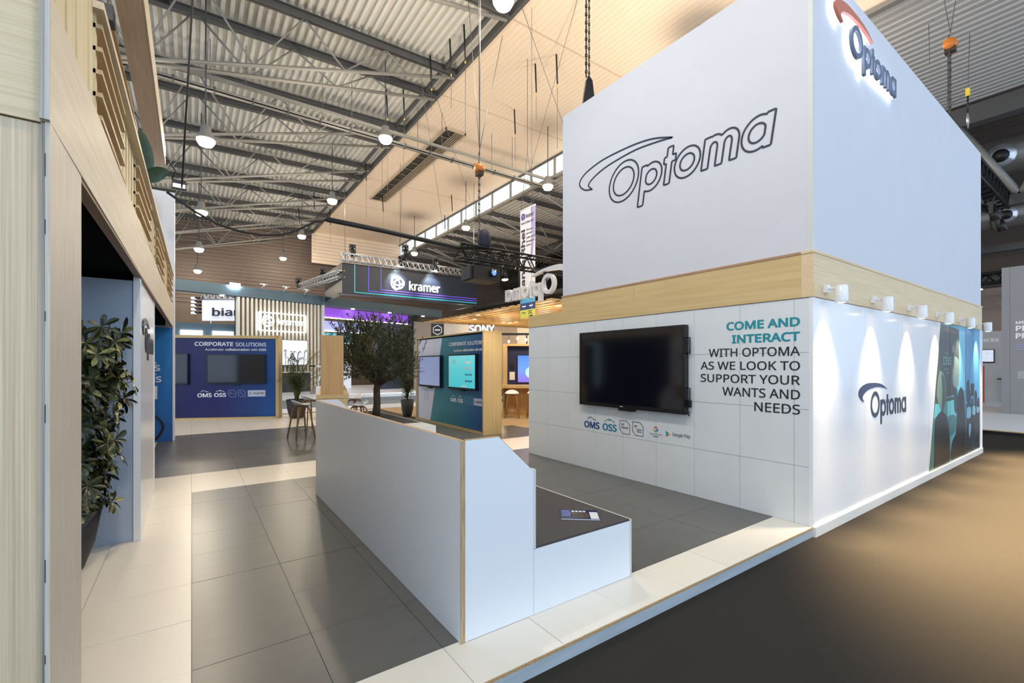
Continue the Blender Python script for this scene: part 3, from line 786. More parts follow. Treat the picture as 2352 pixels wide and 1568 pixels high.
# ================================================================ displays
def display(name, label, o, ex, w, h, screen_mat, depth=.09, bar=True, group=None, bez=.03, handles=False, en_flip=False):
    """wall display: o = lower-left corner of its front face, ex along its width (en = ex x z points to the viewer)"""
    o = Vector(o); ex = Vector(ex).normalized(); ez = Vector((0, 0, 1)); en = ex.cross(ez)
    t = thing(name, label, 'display', tuple(o + ex * w / 2 - en * depth / 2), group=group)
    M = Matrix((( ex.x, ez.x, en.x, o.x), (ex.y, ez.y, en.y, o.y), (ex.z, ez.z, en.z, o.z), (0, 0, 0, 1)))
    MB().obox(M, 0, w, 0, h, -depth, -.012).build('casing', m_bezel, t)
    mb = MB()
    mb.obox(M, 0, w, 0, bez * 1.8, -.014, 0).obox(M, 0, w, h - bez, h, -.014, 0).obox(M, 0, bez, bez * 1.8, h - bez, -.014, 0).obox(M, w - bez, w, bez * 1.8, h - bez, -.014, 0)
    mb.build('bezel', m_bezel, t)
    MB().obox(M, bez, w - bez, bez * 1.8, h - bez, -.0125, -.006).build('screen', screen_mat, t)
    if bar: MB().obox(M, w * .42, w * .56, -.035, 0, -depth, -.01).build('sensor_bar', m_black, t)
    if handles:
        for za in (h * .68, h * .12):
            pts = [(w, za, -.06), (w + .035, za, -.06), (w + .035, za + .2, -.06), (w, za + .2, -.06)]
            smooth(MB().tube([M @ Vector(p) for p in pts], .01, 6)).build('side_handle', m_black, t)
        MB().obox(M, w, w + .05, h * .08, h * .16, -.08, -.05).build('socket_box', m_black, t)
        smooth(MB().tube([M @ Vector(p) for p in [(w, .02, -.05), (w + .04, -.01, -.05), (w + .05, .03, -.05), (w + .02, .05, -.05), (w + .03, -.02, -.05)]], .005, 5)).build('cable', m_black, t)
    return t, M
display('wall_display', 'large dark touch display mounted on the white panelled tower wall', (XA - .10, 5.31, 1.024), YN, 1.892, 1.136, m_screen, .085, handles=True)
lettering('~', (XA - .1005, 4.47, 1.045), YN, ZU, .05, .012, .001, .02, mater=m_white_ink, parent=bpy.data.objects['wall_display'], name='maker_mark')

# ================================================================ bench island in front
bi = thing('bench_island', 'white bench island with plywood edges and dark seat, in the foreground', 'bench', (2.0, 4.3, 0))
XL, XS, XF_ = 1.300, 1.845, 2.800
Y0, Y1 = 2.368, 6.20
m_cool = m_white
MB().box(XL, XL + .004, Y0 + .004, Y1, 0.002, 1.197).build('side_laminate', m_white, bi)
MB().box(XL + .004, XL + .03, Y0 + .003, Y1, 0.002, 1.2).build('side_board', m_ply_edge_y, bi)
MB().box(XL, XL + .03, Y0 - .001, Y0 + .004, 0.002, 1.2).build('side_board_edge', m_ply_edge, bi)
prof = [(XL + .031, .002), (XL + .031, 1.2), (1.57, 1.2), (XS, .948), (XS, .447), (XS, .002)]
prof2 = [(XS + .003, .002), (XS + .003, .432), (XF_, .432), (XF_, .002)]
for yy, nm in ((Y0, 'end_panel'), (Y1 - .02, 'end_panel')):
    MB().prism(prof, (0, yy, 0), (1, 0, 0), (0, 0, 1), (0, .02, 0)).build(nm, m_white, bi)
    MB().prism(prof2, (0, yy, 0), (1, 0, 0), (0, 0, 1), (0, .02, 0)).build(nm, m_white, bi)
# plywood capping seen on the cut edges
for yy in (Y0, Y1 - .02):
    mb = MB().box(XL + .031, 1.57, yy, yy + .02, 1.2, 1.204)
    mb.prism([(1.57, 1.2), (XS, .948), (XS, .952), (1.57, 1.204)], (0, yy, 0), (1, 0, 0), (0, 0, 1), (0, .02, 0))
    mb.build('end_panel_edge', m_ply_edge_y, bi)
MB().box(XS - .006, XS + .018, Y0 + .002, Y1 - .02, .435, .96).build('backrest', m_white, bi)
MB().box(XS - .002, XS + .018, Y0 - .002, Y0 + .003, .437, .96).build('backrest_edge', mat('backrest_edge', (206, 208, 204), .5), bi)
MB().box(XF_ - .004, XF_ + .016, Y0 - .002, Y1, .002, .445).build('front_riser', mat('riser_edge', (206, 204, 196), .5), bi)
MB().box(XS + .018, XF_ - .002, Y0 + .004, Y1 - .02, .40, .447).build('seat', m_seat, bi)
MB().box(XL + .03, XS - .006, Y0 + .02, Y1 - .02, .66, .70).build('inner_shelf', m_seat, bi)

mg = thing('magazine', 'printed brochure lying on the dark bench seat', 'magazine', (2.535, 2.655, .448), R(-39))
Mm = Matrix.Translation((2.535, 2.655, .448)) @ Matrix.Rotation(R(-39), 4, 'Z')
MB().obox(Mm, -.15, .15, -.105, .105, 0, .007).build('pages', mat('paper', (226, 226, 226), .5), mg)
MB().obox(Mm, -.151, .151, -.106, .106, .007, .0085).build('cover', mat('cover_blue', (28, 36, 82), .22), mg)
MB().obox(Mm, -.07, .07, -.09, .045, .0085, .0092).build('cover_photo', mat('cover_photo', (92, 74, 64), .25, noise=1, rgb2=(20, 18, 22), nscale=22), mg)
MB().obox(Mm, .08, .145, -.1, .06, .0085, .0092).build('cover_label', mat('cover_label', (214, 218, 222), .4), mg)
for k in range(3): MB().obox(Mm, -.14, -.08 + .01 * k, .06 - k * .05, .085 - k * .05, .0085, .0092).build('cover_print', mat('cover_print', (96, 120, 200), .4), mg)
for k in range(4): MB().obox(Mm, -.06 + k * .03, -.038 + k * .03, .06, .085, .0085, .0092).build('cover_print', m_white_ink, mg)

# ================================================================ wooden two-storey stand at the left
XLs = -0.40
ws = thing('wooden_stand', 'two-storey wooden stand front with slatted balcony, left edge', 'stand', (-.9, 6, 0))
# near pier
m_pier_z = wood('pier_z', (224, 204, 172), (190, 166, 134), 'z', 130, k=.006)
m_pier_x = wood('pier_x', (226, 208, 172), (206, 184, 146), 'x', 110, k=.01)
MB().box(-1.9, -.425, 2.235, 2.26, -.1, 2.488).build('pier_front_board', m_pier_z, ws)
MB().box(-1.9, -.4255, 2.225, 2.26, 2.492, 6.2).build('pier_front_board', m_pier_x, ws)
MB().box(-.4245, -.413, 2.215, 2.27, -.1, 2.488).build('pier_edge', m_ply_grey, ws)
MB().box(-.4125, -.400, 2.205, 2.752, 0.0, 2.488).build('pier_side_board', m_birch_z, ws)
MB().box(-.4245, -.399, 2.19, 2.204, 2.492, 3.55).build('pier_edge', m_ply_grey, ws)
for z in (.3, .62, .9, 1.45, 1.8, 2.1, 2.3):
    MB().box(-.4130, -.4110, 2.2035, 2.2052, z, z + .05 + .03 * math.sin(z * 9)).build('edge_flaw', m_black, ws)
MB().box(-1.9, -.43, 2.27, 2.75, 0.0, 2.5).build('pier_core', m_birch_z, ws)
# fascia along the balcony (two lengths, drawn in slightly)
def lx(y): return XLs + 0.011 * max(0, y - 5.5)
def strip(name, y0, y1, z0, z1, t, m, off=0.0, parent=ws):
    a0, a1 = lx(y0) + off, lx(y1) + off
    vs = [(a0, y0, z0), (a0 - t, y0, z0), (a0 - t, y0, z1), (a0, y0, z1), (a1, y1, z0), (a1 - t, y1, z0), (a1 - t, y1, z1), (a1, y1, z1)]
    return MB().add(vs, [(0, 3, 2, 1), (4, 5, 6, 7), (0, 1, 5, 4), (3, 7, 6, 2), (0, 4, 7, 3), (1, 2, 6, 5)]).build(name, m, parent)
strip('fascia_board', 2.205, 8.25, 2.49, 2.945, .025, m_birch_y)
strip('fascia_board', 8.255, 12.35, 2.49, 2.945, .025, m_birch_y)
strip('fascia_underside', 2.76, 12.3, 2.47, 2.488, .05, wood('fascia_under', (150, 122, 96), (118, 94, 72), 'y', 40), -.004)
# balcony balustrade: posts, boarded bays and slatted bays
strip('handrail', 3.3, 12.35, 3.58, 3.62, .09, m_birch_y, .01)
def boards(y0, y1):
    y = y0
    while y < y1 - .05:
        strip('balcony_board', y, min(y + .10, y1), 2.94, 3.60 if y0 > 3 else 6.0, .02, m_oakpale, -.035 - .006 * (int(y * 10) % 2)); y += .104
m_oakpale = wood('oak_pale', (218, 202, 162), (198, 180, 136), 'z', 30)
m_oakpale_y = wood('oak_pale_y', (208, 184, 146), (180, 154, 114), 'y', 30)
for a, b in ((2.27, 3.33), (4.44, 5.48), (6.95, 7.85), (9.45, 10.6)): boards(a, b)
for a, b in ((3.35, 4.42), (5.5, 6.93), (7.87, 9.43), (10.62, 12.3)):
    for k in range(5):
        strip('balcony_slat', a, b, 3.00 + k * .125, 3.024 + k * .125, .085, m_oakpale_y, -.002)
    strip('balcony_post', a, a + .05, 2.94, 3.58, .05, m_oakpale, -.03); strip('balcony_post', b - .05, b, 2.94, 3.58, .05, m_oakpale, -.03)
strip('balcony_floor', 2.8, 12.3, 2.86, 2.93, 1.6, m_oakpale_y, -.03)
# dark void of the recess over the inner panels
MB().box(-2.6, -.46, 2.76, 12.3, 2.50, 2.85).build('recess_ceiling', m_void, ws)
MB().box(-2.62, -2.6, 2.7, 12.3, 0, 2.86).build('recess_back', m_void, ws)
# roof canopy over the upper floor
MB().box(-.62, -.40, 3.4, 10.4, 5.25, 5.29).build('canopy_soffit', wood('soffit', (226, 202, 172), (204, 178, 146), 'y', 40), ws)
MB().box(-.402, -.385, 3.4, 10.4, 5.25, 5.60).build('canopy_edge', m_birch_y, ws)
m_lit = wood('canopy_plank', (226, 184, 118), (200, 156, 92), 'x', 30)  # warm yellow light put into the plank colour
y = 6.4
while y < 11.8:
    MB().box(-2.6, -.70, y, y + .26, 5.36, 5.40).build('canopy_plank', m_lit, ws); y += .27
y = 3.0
while y < 4.9:
    MB().box(-2.6, -.66, y, y + .26, 5.36, 5.40).build('canopy_plank', m_lit, ws); y += .27
MB().box(-2.6, -.66, 6.2, 6.38, 5.2, 5.36).box(-2.6, -.66, 4.92, 5.05, 5.2, 5.36).build('canopy_joist', m_purlin, ws)
MB().box(-.62, -.52, 3.4, 3.5, 2.95, 5.25).build('canopy_post', m_oakpale, ws)
# inner panels of the recess
pn = thing('partition_panel', 'blue-lit white partition panel behind the variegated plant', 'panel', (-1.4, 5.55, 0))
MB().box(-2.58, -.447, 5.53, 5.56, 0, 2.44).build('board', mat('blue_cast_board', (166, 178, 196), .35), pn)  # blue cast of the light put into the white board's colour
MB().box(-.445, -.392, 5.515, 5.57, 0, 2.48).build('edge_post', m_white_gloss, pn)
sp_ = thing('logo_panel', 'narrow white panel with dark word mark under the balcony', 'panel', (-.42, 6.5, 0))
MB().box(-.44, -.40, 5.571, 7.49, 0, 2.485).build('board', m_white_gloss, sp_)
MB().box(-.442, -.392, 7.49, 7.52, 0, 2.485).build('edge_post', m_white_gloss, sp_)
word_mark((-.40, 5.80, 1.78), (0, 1, 0), (0, 0, 1), .47, mat('dark_letter', (52, 54, 58), .35), mat('dark_letter', (52, 54, 58), .35), sp_, .014, .0)
# bright blue end panel with logos
bp = thing('blue_panel', 'bright blue printed panel with white cloud logos, end of recess', 'panel', (-.9, 12.35, 0))
MB().box(-2.5, -.335, 12.33, 12.36, 0, 2.46).build('board', gradient('blue_print', [(0, (26, 92, 168)), (1, (24, 128, 204))], 2, 0, 2.4, .4), bp)
MB().box(-.337, -.325, 12.325, 12.37, 0, 2.5).build('edge_strip', m_white_gloss, bp)
cloud_logo('OSS', (-.95, 12.33, 1.52), (1, 0, 0), ZU, .40, .13, m_white_ink, bp, True)
cloud_logo('OMS', (-.93, 12.33, 1.28), (1, 0, 0), ZU, .40, .13, m_white_ink, bp, False)
MB().box(-.86, -.60, 12.322, 12.33, .92, 1.20).build('blank_card', m_white_ink, bp)
cb = smooth(MB().tube(catmull([(-.9, 12.25, .62), (-.68, 12.2, .60), (-.52, 12.2, .45), (-.50, 12.2, .28), (-.62, 12.2, .08), (-.8, 12.22, .03), (-1.1, 12.25, .025)], 6), .022, 8)).build('cable', m_cable)
tag(cb, 'thick black cable curling down in front of the blue panel', 'cable')
# white end tower with a screen, upper floor
wt = thing('white_tower', 'tall white end wall with small screen behind the balcony', 'tower', (-.8, 12.6, 0))
MB().box(-1.9, -.305, 12.40, 12.9, 0, 5.42).build('wall', m_white, wt)
MB().box(-1.3, -.66, 12.36, 12.40, 4.45, 5.25).build('screen_casing', m_bezel, wt)
MB().box(-1.27, -.69, 12.354, 12.36, 4.48, 5.22).build('screen', gradient('portrait_screen', [(0, (230, 170, 130)), (.5, (244, 236, 232)), (1, (120, 70, 90))], 0, -.5, .12, .3, emit=.8, noise=.4), wt)

# ================================================================ navy display wall, turned
BW0 = Vector((-.456, 16.907, 0)); be = Vector((.9116, -.4111, 0)).normalized(); bn = be.cross(Vector((0, 0, 1)))
bw = thing('display_wall', 'dark blue display wall with CORPORATE SOLUTIONS heading and two black screens', 'display wall', tuple(BW0 + be * 1.4))
def bx_(t0, t1, z0, z1, d0, d1, name, m, parent=bw):
    M = Matrix(((be.x, 0, bn.x, BW0.x), (be.y, 0, bn.y, BW0.y), (be.z, 1, bn.z, BW0.z), (0, 0, 0, 1)))
    return MB().obox(M, t0, t1, z0, z1, d0, d1).build(name, m, parent)
m_navy = bpy.data.materials.new('x')
bpy.data.materials.remove(m_navy)
def diag_print(name, stops, k, lo, hi):
    m = gradient(name, stops, 0, lo, hi, .4, noise=.25); return m
m_navy = diag_print('navy_print', [(0, (20, 14, 82)), (.45, (18, 16, 92)), (.8, (18, 56, 120)), (1, (16, 78, 150))], 0, -1.5, 1.3)
bx_(-2.2, 2.855, .06, 2.46, -.04, 0, 'print_board', m_navy)
bx_(-2.2, 2.92, 2.46, 2.55, -.3, .06, 'top_frame', m_oak_x); bx_(-2.2, 2.92, 0, .06, -.3, .06, 'bottom_frame', m_oak_x); bx_(2.856, 2.94, .0, 2.55, -.3, .06, 'side_frame', m_oak_z)
def btext(s, t0, t1, z0, z1, bold, m=m_white_ink, split=False): return lettering(s, BW0 + be * t0 + Vector((0, 0, z0)), be, ZU, t1 - t0, z1 - z0, .003, bold, mater=m, parent=bw, split=split)
btext('CORPORATE', .582, 1.64, 2.225, 2.35, .024); btext('SOLUTIONS', 1.71, 2.569, 2.222, 2.337, .01)
btext('Accelerate', .868, 1.37, 2.085, 2.16, .006); btext('collaboration', 1.42, 2.10, 2.085, 2.16, .02); btext('with', 2.14, 2.32, 2.085, 2.16, .006); btext('OSS', 2.36, 2.569, 2.085, 2.155, .024)
def bo(t, z): return BW0 + be * t + Vector((0, 0, z))
cloud_logo('OMS', bo(.657, .675), be, ZU, .392, .125, m_white_ink, bw, False)
cloud_logo('OSS', bo(1.11, .68), be, ZU, .336, .122, m_white_ink, bw, True)
m_badge_w = mat('badge_ink_pale', (150, 156, 200), .6)
badge_pair(bo(1.508, .676), be, ZU, .207, .205, m_badge_w, bw, ['PARTNER']); badge_pair(bo(1.776, .679), be, ZU, .206, .2, m_badge_w, bw, ['Qualified', 'Software'])
def play_card(o, ex, w, h, parent):
    ex = Vector(ex); en = ex.cross(Vector(ZU)); o = Vector(o)
    parent = MB().prism([(0, 0), (w, 0), (w, h), (0, h)], o, ex, (0, 0, 1), en * .006).build('play_card', mat('play_card', (188, 196, 220), .5), parent)
    play_mark(o + en * .007 + ex * w * .1 + Vector((0, 0, h * .25)), ex, ZU, w * .13, h * .5, parent)
    lettering('Google Play', o + en * .007 + ex * w * .32 + Vector((0, 0, h * .3)), ex, ZU, w * .6, h * .42, .002, .01, mater=m_badge, parent=parent)
play_card(bo(2.05, .68), be, .497, .196, bw)
display('wall_display', 'wide black display on the dark blue wall, right of the pair', bo(.934, 1.083) + bn * .08, be, 1.625, .895, m_screen, .07)
display('wall_display', 'black display on the dark blue wall, left of the pair, partly hidden', bo(-1.19, 1.065) + bn * .08, be, 1.622, .925, m_screen, .07)

# ================================================================ teal display wall on the right
XT = 5.60
tl = thing('display_wall', 'teal and white display wall in a deep oak frame', 'display wall', (5.85, 11, 0))
MB().box(XT + .06, XT + .10, 9.16, 12.98, .06, 2.40).build('print_board', gradient('teal_print', [(0, (22, 70, 140)), (.3, (40, 118, 150)), (.62, (40, 128, 140)), (1, (58, 150, 160))], 1, -1.9, 1.6, .4, noise=.35), tl)
MB().prism([(12.98, .06), (12.98, 2.40), (11.36, 2.40), (12.12, .06)], (XT + .054, 0, 0), (0, 1, 0), (0, 0, 1), (.006, 0, 0)).build('white_print', mat('white_print', (222, 220, 236), .4), tl)
MB().box(XT, XT + .52, 9.10, 9.155, 0, 2.43).build('end_frame', m_oak_z, tl)
MB().box(XT, XT + .52, 12.985, 13.04, 0, 2.43).build('end_frame', m_oak_z, tl)
MB().box(XT, XT + .52, 9.10, 13.04, 2.432, 2.465).build('top_frame', m_oak_y, tl)
MB().box(XT, XT + .52, 9.156, 12.984, 0, .055).build('bottom_frame', m_oak_y, tl)
MB().box(XT + .40, XT + .515, 9.156, 12.984, .055, 2.43).build('back_board', m_oak_z, tl)
for yy in (10.3, 11.85): MB().box(XT + .0535, XT + .0545, yy, yy + .006, .06, 2.4).build('print_joint', m_joint, tl)
def ttext(s, y0, y1, z0, z1, bold, m=m_white_ink): return lettering(s, (XT + .053, y0, z0), YN, ZU, y0 - y1, z1 - z0, .003, bold, mater=m, parent=tl)
ttext('CORPORATE', 10.932, 10.02, 2.150, 2.245, .024); ttext('SOLUTIONS', 9.96, 9.2, 2.145, 2.24, .01)
ttext('Accelerate', 10.674, 10.24, 1.995, 2.06, .006); ttext('collaboration', 10.2, 9.62, 1.995, 2.06, .02); ttext('with', 9.58, 9.42, 1.995, 2.055, .006); ttext('OSS', 9.39, 9.19, 1.995, 2.05, .024)
cloud_logo('OMS', (XT + .053, 10.86, .68), YN, ZU, .337, .105, m_white_ink, tl, False); cloud_logo('OSS', (XT + .053, 10.459, .68), YN, ZU, .283, .105, m_white_ink, tl, True)
m_badge_t = mat('badge_ink_teal', (110, 190, 200), .6)
badge_pair((XT + .053, 10.087, .67), YN, ZU, .179, .18, m_badge_t, tl, ['PARTNER']); badge_pair((XT + .053, 9.869, .667), YN, ZU, .19, .18, m_badge_t, tl, ['Qualified', 'Software'])
play_card((XT + .053, 9.639, .665), YN, .427, .175, tl)
mb = MB(); stroke(mb, [(0, 0), (.21, 0), (.21, .27), (0, .27)], .015, (XT + .05, 12.47, .65), YN, ZU, .002, True); mb.build('card_outline', mat('card_teal', (70, 160, 176), .5), tl, fix=False)
m_scr_grey = gradient('screen_grey', [(0, (150, 160, 196)), (1, (128, 140, 178))], 2, -.5, 1.0, .2, emit=.55)
m_scr_teal = gradient('screen_teal', [(0, (72, 196, 208)), (.5, (96, 204, 212)), (1, (130, 216, 222))], 2, 0, 1.0, .2, emit=.6, noise=.2)
display('wall_display', 'grey lit display on the white side of the teal wall', (XT - .03, 12.742, 1.02), YN, 1.42, .895, m_scr_grey, .08)
t, M = display('wall_display', 'bright turquoise lit display on the teal wall', (XT - .03, 10.851, 1.025), YN, 1.44, .897, m_scr_teal, .08)
for k, (zz, n, c) in enumerate(((.66, 1, (236, 226, 214)), (.52, 3, (186, 196, 196)), (.36, 4, (60, 120, 160)), (.20, 5, (70, 84, 120)))):
    for i in range(n):
        w = .36 / n * .7; x0 = .92 + i * .36 / n
        MB().obox(M, x0, x0 + w, zz, zz + .05, -.006, -.0045).build('screen_icon', mat('icon%d' % k, c, .4, emit=.3), t)
for i in range(3): MB().obox(M, .78 + i * .08, .82 + i * .08, .07, .12, -.006, -.0045).build('screen_icon', mat('icon0', (236, 226, 214), .4), t)
lettering('09', M @ Vector((.22, .66, -.0055)), YN, ZU, .2, .1, .001, .005, mater=m_white_ink, parent=t, name='clock_digits')

# ================================================================ planter block and bar table
pb = thing('planter_block', 'low white planter block holding the olive tree', 'planter', (3.3, 9.9, 0))
MB().box(3.33, 3.97, 8.25, 8.27, 0, .45).box(3.33, 3.97, 11.88, 11.9, 0, .45).box(3.33, 3.35, 8.27, 11.88, 0, .45).box(3.95, 3.97, 8.27, 11.88, 0, .45).build('wall', m_white, pb)
MB().box(3.35, 3.95, 8.27, 8.9, .41, .446).build('top_slab', m_white, pb)
MB().box(3.35, 3.95, 8.9, 11.88, .38, .44).build('dark_top', m_seat, pb)
bt_a = Vector((.970, -.242, 0)); bt_b = Vector((.242, .970, 0)); bt_o = Vector((1.80, 8.50, 0))
Mb = Matrix(((bt_a.x, bt_b.x, 0, bt_o.x), (bt_a.y, bt_b.y, 0, bt_o.y), (0, 0, 1, 0), (0, 0, 0, 1)))
bar = thing('bar_table', 'oak bar table with tall oak screen at its near end', 'table', tuple(bt_o + bt_a * .25 + bt_b * 2))
MB().obox(Mb, -.01, .53, -.02, 4.1, 1.06, 1.12).build('table_top', m_oak_y, bar)
MB().obox(Mb, 0, .51, 0, .05, 0, 1.06).build('end_panel', m_oak_z, bar)
MB().obox(Mb, 0, .51, 4.02, 4.07, 0, 1.06).build('end_panel', m_oak_z, bar)
MB().obox(Mb, .06, .44, .02, .30, 1.12, 2.18).build('screen_column', wood('oak_amber', (206, 166, 112), (190, 150, 98), 'z', 26), bar)

def bar_stool():
    t = thing('bar_stool', 'x', 'stool', (0, 0, 0), group='white shell stools around the bar table')
    # shell: scooped seat grid
    mb = MB(); n = 12; rings = 5
    mb.v.append((0, 0, .745))
    for r in range(1, rings + 1):
        f = r / rings
        for j in range(n):
            a = 2 * math.pi * j / n
            back = max(0, -math.sin(a)) ** 1.5
            z = .745 + .03 * f ** 2 + .10 * back * f ** 3
            mb.v.append((.22 * f * math.cos(a), .20 * f * math.sin(a), z))
    for j in range(n): mb.f.append((0, 1 + j, 1 + (j + 1) % n))
    for r in range(rings - 1):
        for j in range(n):
            a0 = 1 + r * n + j; a1 = 1 + r * n + (j + 1) % n
            mb.f.append((a0, a0 + n, a1 + n, a1))
    o = smooth(mb).build('seat', m_white_gloss, t)
    s = o.modifiers.new('thick', 'SOLIDIFY'); s.thickness = .018; s.offset = -1
    for sx in (-1, 1):
        for sy in (-1, 1):
            smooth(MB().tube([(0, 0.02 * sy, .715), (.10 * sx, .09 * sy, .71), (.135 * sx, .125 * sy, .66), (.23 * sx, .21 * sy, .0)], [.016, .018, .019, .014], 8)).build('leg', mat('stool_oak', (178, 126, 76), .4), t)
    p = [(.195 * a, .18 * b, .24) for a, b in ((-1, -1), (1, -1), (1, 1), (-1, 1))]
    for a, b in zip(p, p[1:] + p[:1]): smooth(MB().tube([a, b], .006, 6)).build('footrest_bar', m_alu, t)
    return t
st0 = bar_stool()
stools = (((2.02, 11.10, 0), -76, 'white shell bar stool left of the bar, fully in view'), ((2.52, 12.75, 0), -70, 'white shell bar stool half hidden past the end of the bench'),
          ((3.06, 10.3, .0), 100, 'white shell bar stool beside the olive trunk'), ((3.57, 12.35, 0), 110, 'white shell bar stool farther back, left of the olive trunk'))
for i, (p, a, lab) in enumerate(stools):
    o = st0 if i == 0 else copy_tree(st0)
    o.location = p; o.rotation_euler = (0, 0, R(a)); o['label'] = lab

# ================================================================ neighbouring booths behind
KA = Vector((-.64, 25.23, 0)); ke = Vector((.967, .255, 0)).normalized(); kn = ke.cross(Vector((0, 0, 1)))   # kn points to the viewer
MK = Matrix(((ke.x, 0, kn.x, KA.x), (ke.y, 0, kn.y, KA.y), (0, 1, 0, 0), (0, 0, 0, 1)))
def kb(t0, t1, z0, z1, d0, d1): return MB().obox(MK, t0, t1, z0, z1, d0, d1)
def ko(t, z, d=0): return KA + ke * t + kn * d + Vector((0, 0, z))
m_slate = mat('slate_blue', (86, 108, 122), .6)
m_aisle = mat('aisle_carpet', (120, 132, 144), .9, noise=.1, nscale=30)
m_pale = mat('pale_floor', (226, 230, 238), .35)
o = MB().box(1.2, 9.5, 17.25, 19.0, -.099, -.012).build('floor_aisle_pale', m_pale); tag(o, 'pale bright floor strip behind the olive tree', kind='structure')
o = MB().box(-3, 14, 19.0, 24.2, -.099, -.06).build('floor_aisle', m_aisle); tag(o, 'blue-grey aisle carpet before the slatted booth', kind='structure')
o = MB().box(-3, 13, 24.2, 36, -.099, .08).build('floor_neighbour', m_pale); tag(o, 'white raised floor of the slatted neighbour booth', kind='structure')
kr = thing('slatted_booth', 'neighbour booth with pale vertical slats and slate-blue roof beam', 'booth', tuple(ko(6, 0)))
kb(-3.5, 15.7, 5.02, 5.52, -.5, 0).build('roof_beam', m_slate, kr)
kb(2.55, 6.95, .08, 5.02, -.35, -.3).build('slat_backing', mat('slat_back', (34, 32, 28), .8), kr)
sm = kb(0, .12, .08, 5.0, -.3, -.02)
m_slat = mat('cream_slat', (226, 220, 206), .5)
for i in range(21):
    t0 = 2.58 + i * .202
    kb(t0, t0 + .10, .08, 5.0, -.30, -.02).build('slat', m_slat, kr)
kb(6.85, 7.0, .08, 5.02, -.34, 0).build('end_post', m_white, kr)
# neon frame and logo on the slats
m_neon = mat('neon_white', (255, 255, 255), .4, emit=5)
mb = MB()
for a, b in (((3.51, 4.33), (5.89, 4.33)), ((5.89, 4.33), (5.89, 3.41)), ((5.89, 3.41), (3.51, 3.41)), ((3.51, 3.41), (3.51, 4.33))): mb.tube([ko(*a, .06), ko(*b, .06)], .025, 6)
mb.build('neon_frame', m_neon, kr)
def knot_logo(o, ex, ey, s, w, m, parent):
    for k in range(3):
        a = R(90 + 120 * k); c = (s / 2 + .13 * s * math.cos(a), s / 2 + .13 * s * math.sin(a))
        pts = []
        for q in range(24):
            an = 2 * math.pi * q / 24; x = .36 * s * math.cos(an); y = .27 * s * math.sin(an); ra = a + R(90 - 20)
            pts.append((c[0] + x * math.cos(ra) - y * math.sin(ra), c[1] + x * math.sin(ra) + y * math.cos(ra)))
        mb = MB(); stroke(mb, pts, w, o, ex, ey, .004 + .004 * k, True); mb.build('knot_ring', m, parent, fix=False)
m_sign_white = mat('sign_white', (245, 248, 252), .5, emit=.9)
knot_logo(ko(3.60, 3.56, .08), ke, ZU, .68, .06, m_sign_white, kr)
lettering('kramer', ko(4.43, 3.75, .08), ke, ZU, 1.36, .34, .02, .018, mater=m_sign_white, parent=kr, name='sign_lettering')
# spot lamps on the beam
for i, t0 in enumerate((-.1, 1.97, 8.9, 11.5, 14.2)):
    tb = smooth(MB().tube([ko(t0, 5.02, -.25), ko(t0, 4.985, -.25)], .10, 12)).build('downlight', m_lens_cool, kr)
for i, t0 in enumerate((3.68, 4.77, 5.87)):
    smooth(MB().tube([ko(t0 - .18, 5.72, .25), ko(t0 + .18, 5.72, .25)], .03, 6)).tube([ko(t0, 5.72, .25), ko(t0, 5.62, .3)], .05, 8).tube([ko(t0, 5.5, .0), ko(t0, 5.72, .25)], .02, 5).build('arm_light', m_white, kr)
fl_ = kb(2.2, 2.65, 5.40, 5.62, .05, .12).build('floodlight', mat('floodlight', (250, 252, 255), .4, emit=30, emit_rgb=(236, 246, 255)), kr)
smooth(MB().tube([ko(2.42, 5.51, .05), ko(2.42, 5.51, -.05)], .06, 8)).build('floodlight_mount', m_black, kr)
# stepped, lit canopy of the booth interior
def lit(name, rgb, e): return mat(name, rgb, .5, emit=e)  # emission put into the colour makes these surfaces look lit
kb(6.98, 13.2, 4.42, 4.98, -.9, -.6).build('canopy_step', lit('canopy_purple', (150, 86, 226), .55), kr, 'glowing purple upper canopy step')
kb(6.98, 11.6, 3.75, 4.35, -2.3, -2.0).build('canopy_step', lit('canopy_lilac', (176, 186, 240), .6), kr, 'pale lilac canopy step')
kb(6.98, 10.6, 3.1, 3.7, -3.4, -3.1).build('canopy_step', lit('canopy_cyan', (90, 196, 214), .6), kr, 'cyan lower canopy step')
for z, d, t1 in ((4.40, -.58, 13.2), (3.73, -1.98, 11.6), (3.08, -3.08, 10.6)): kb(6.98, t1, z - .03, z + .02, d, d + .04).build('light_strip', m_neon, kr)
kb(13.25, 13.9, .08, 5.0, -.9, -.3).build('side_post', mat('dark_slate', (36, 40, 48), .6), kr)
kb(11.0, 13.25, .08, 4.5, -1.2, -1.0).build('side_wall', mat('slate_panel', (70, 84, 102), .6), kr)
kb(6.98, 11.0, .08, 3.2, -4.2, -4.0).build('inner_wall', lit('inner_wall', (228, 234, 244), .35), kr, 'white inner wall with its own bright glow')  # wall emits light itself to look brightly lit
mb = kb(9.2, 10.4, 1.35, 1.5, -3.99, -3.95).build('purple_ticker', lit('ticker', (110, 40, 230), 1.6), kr)
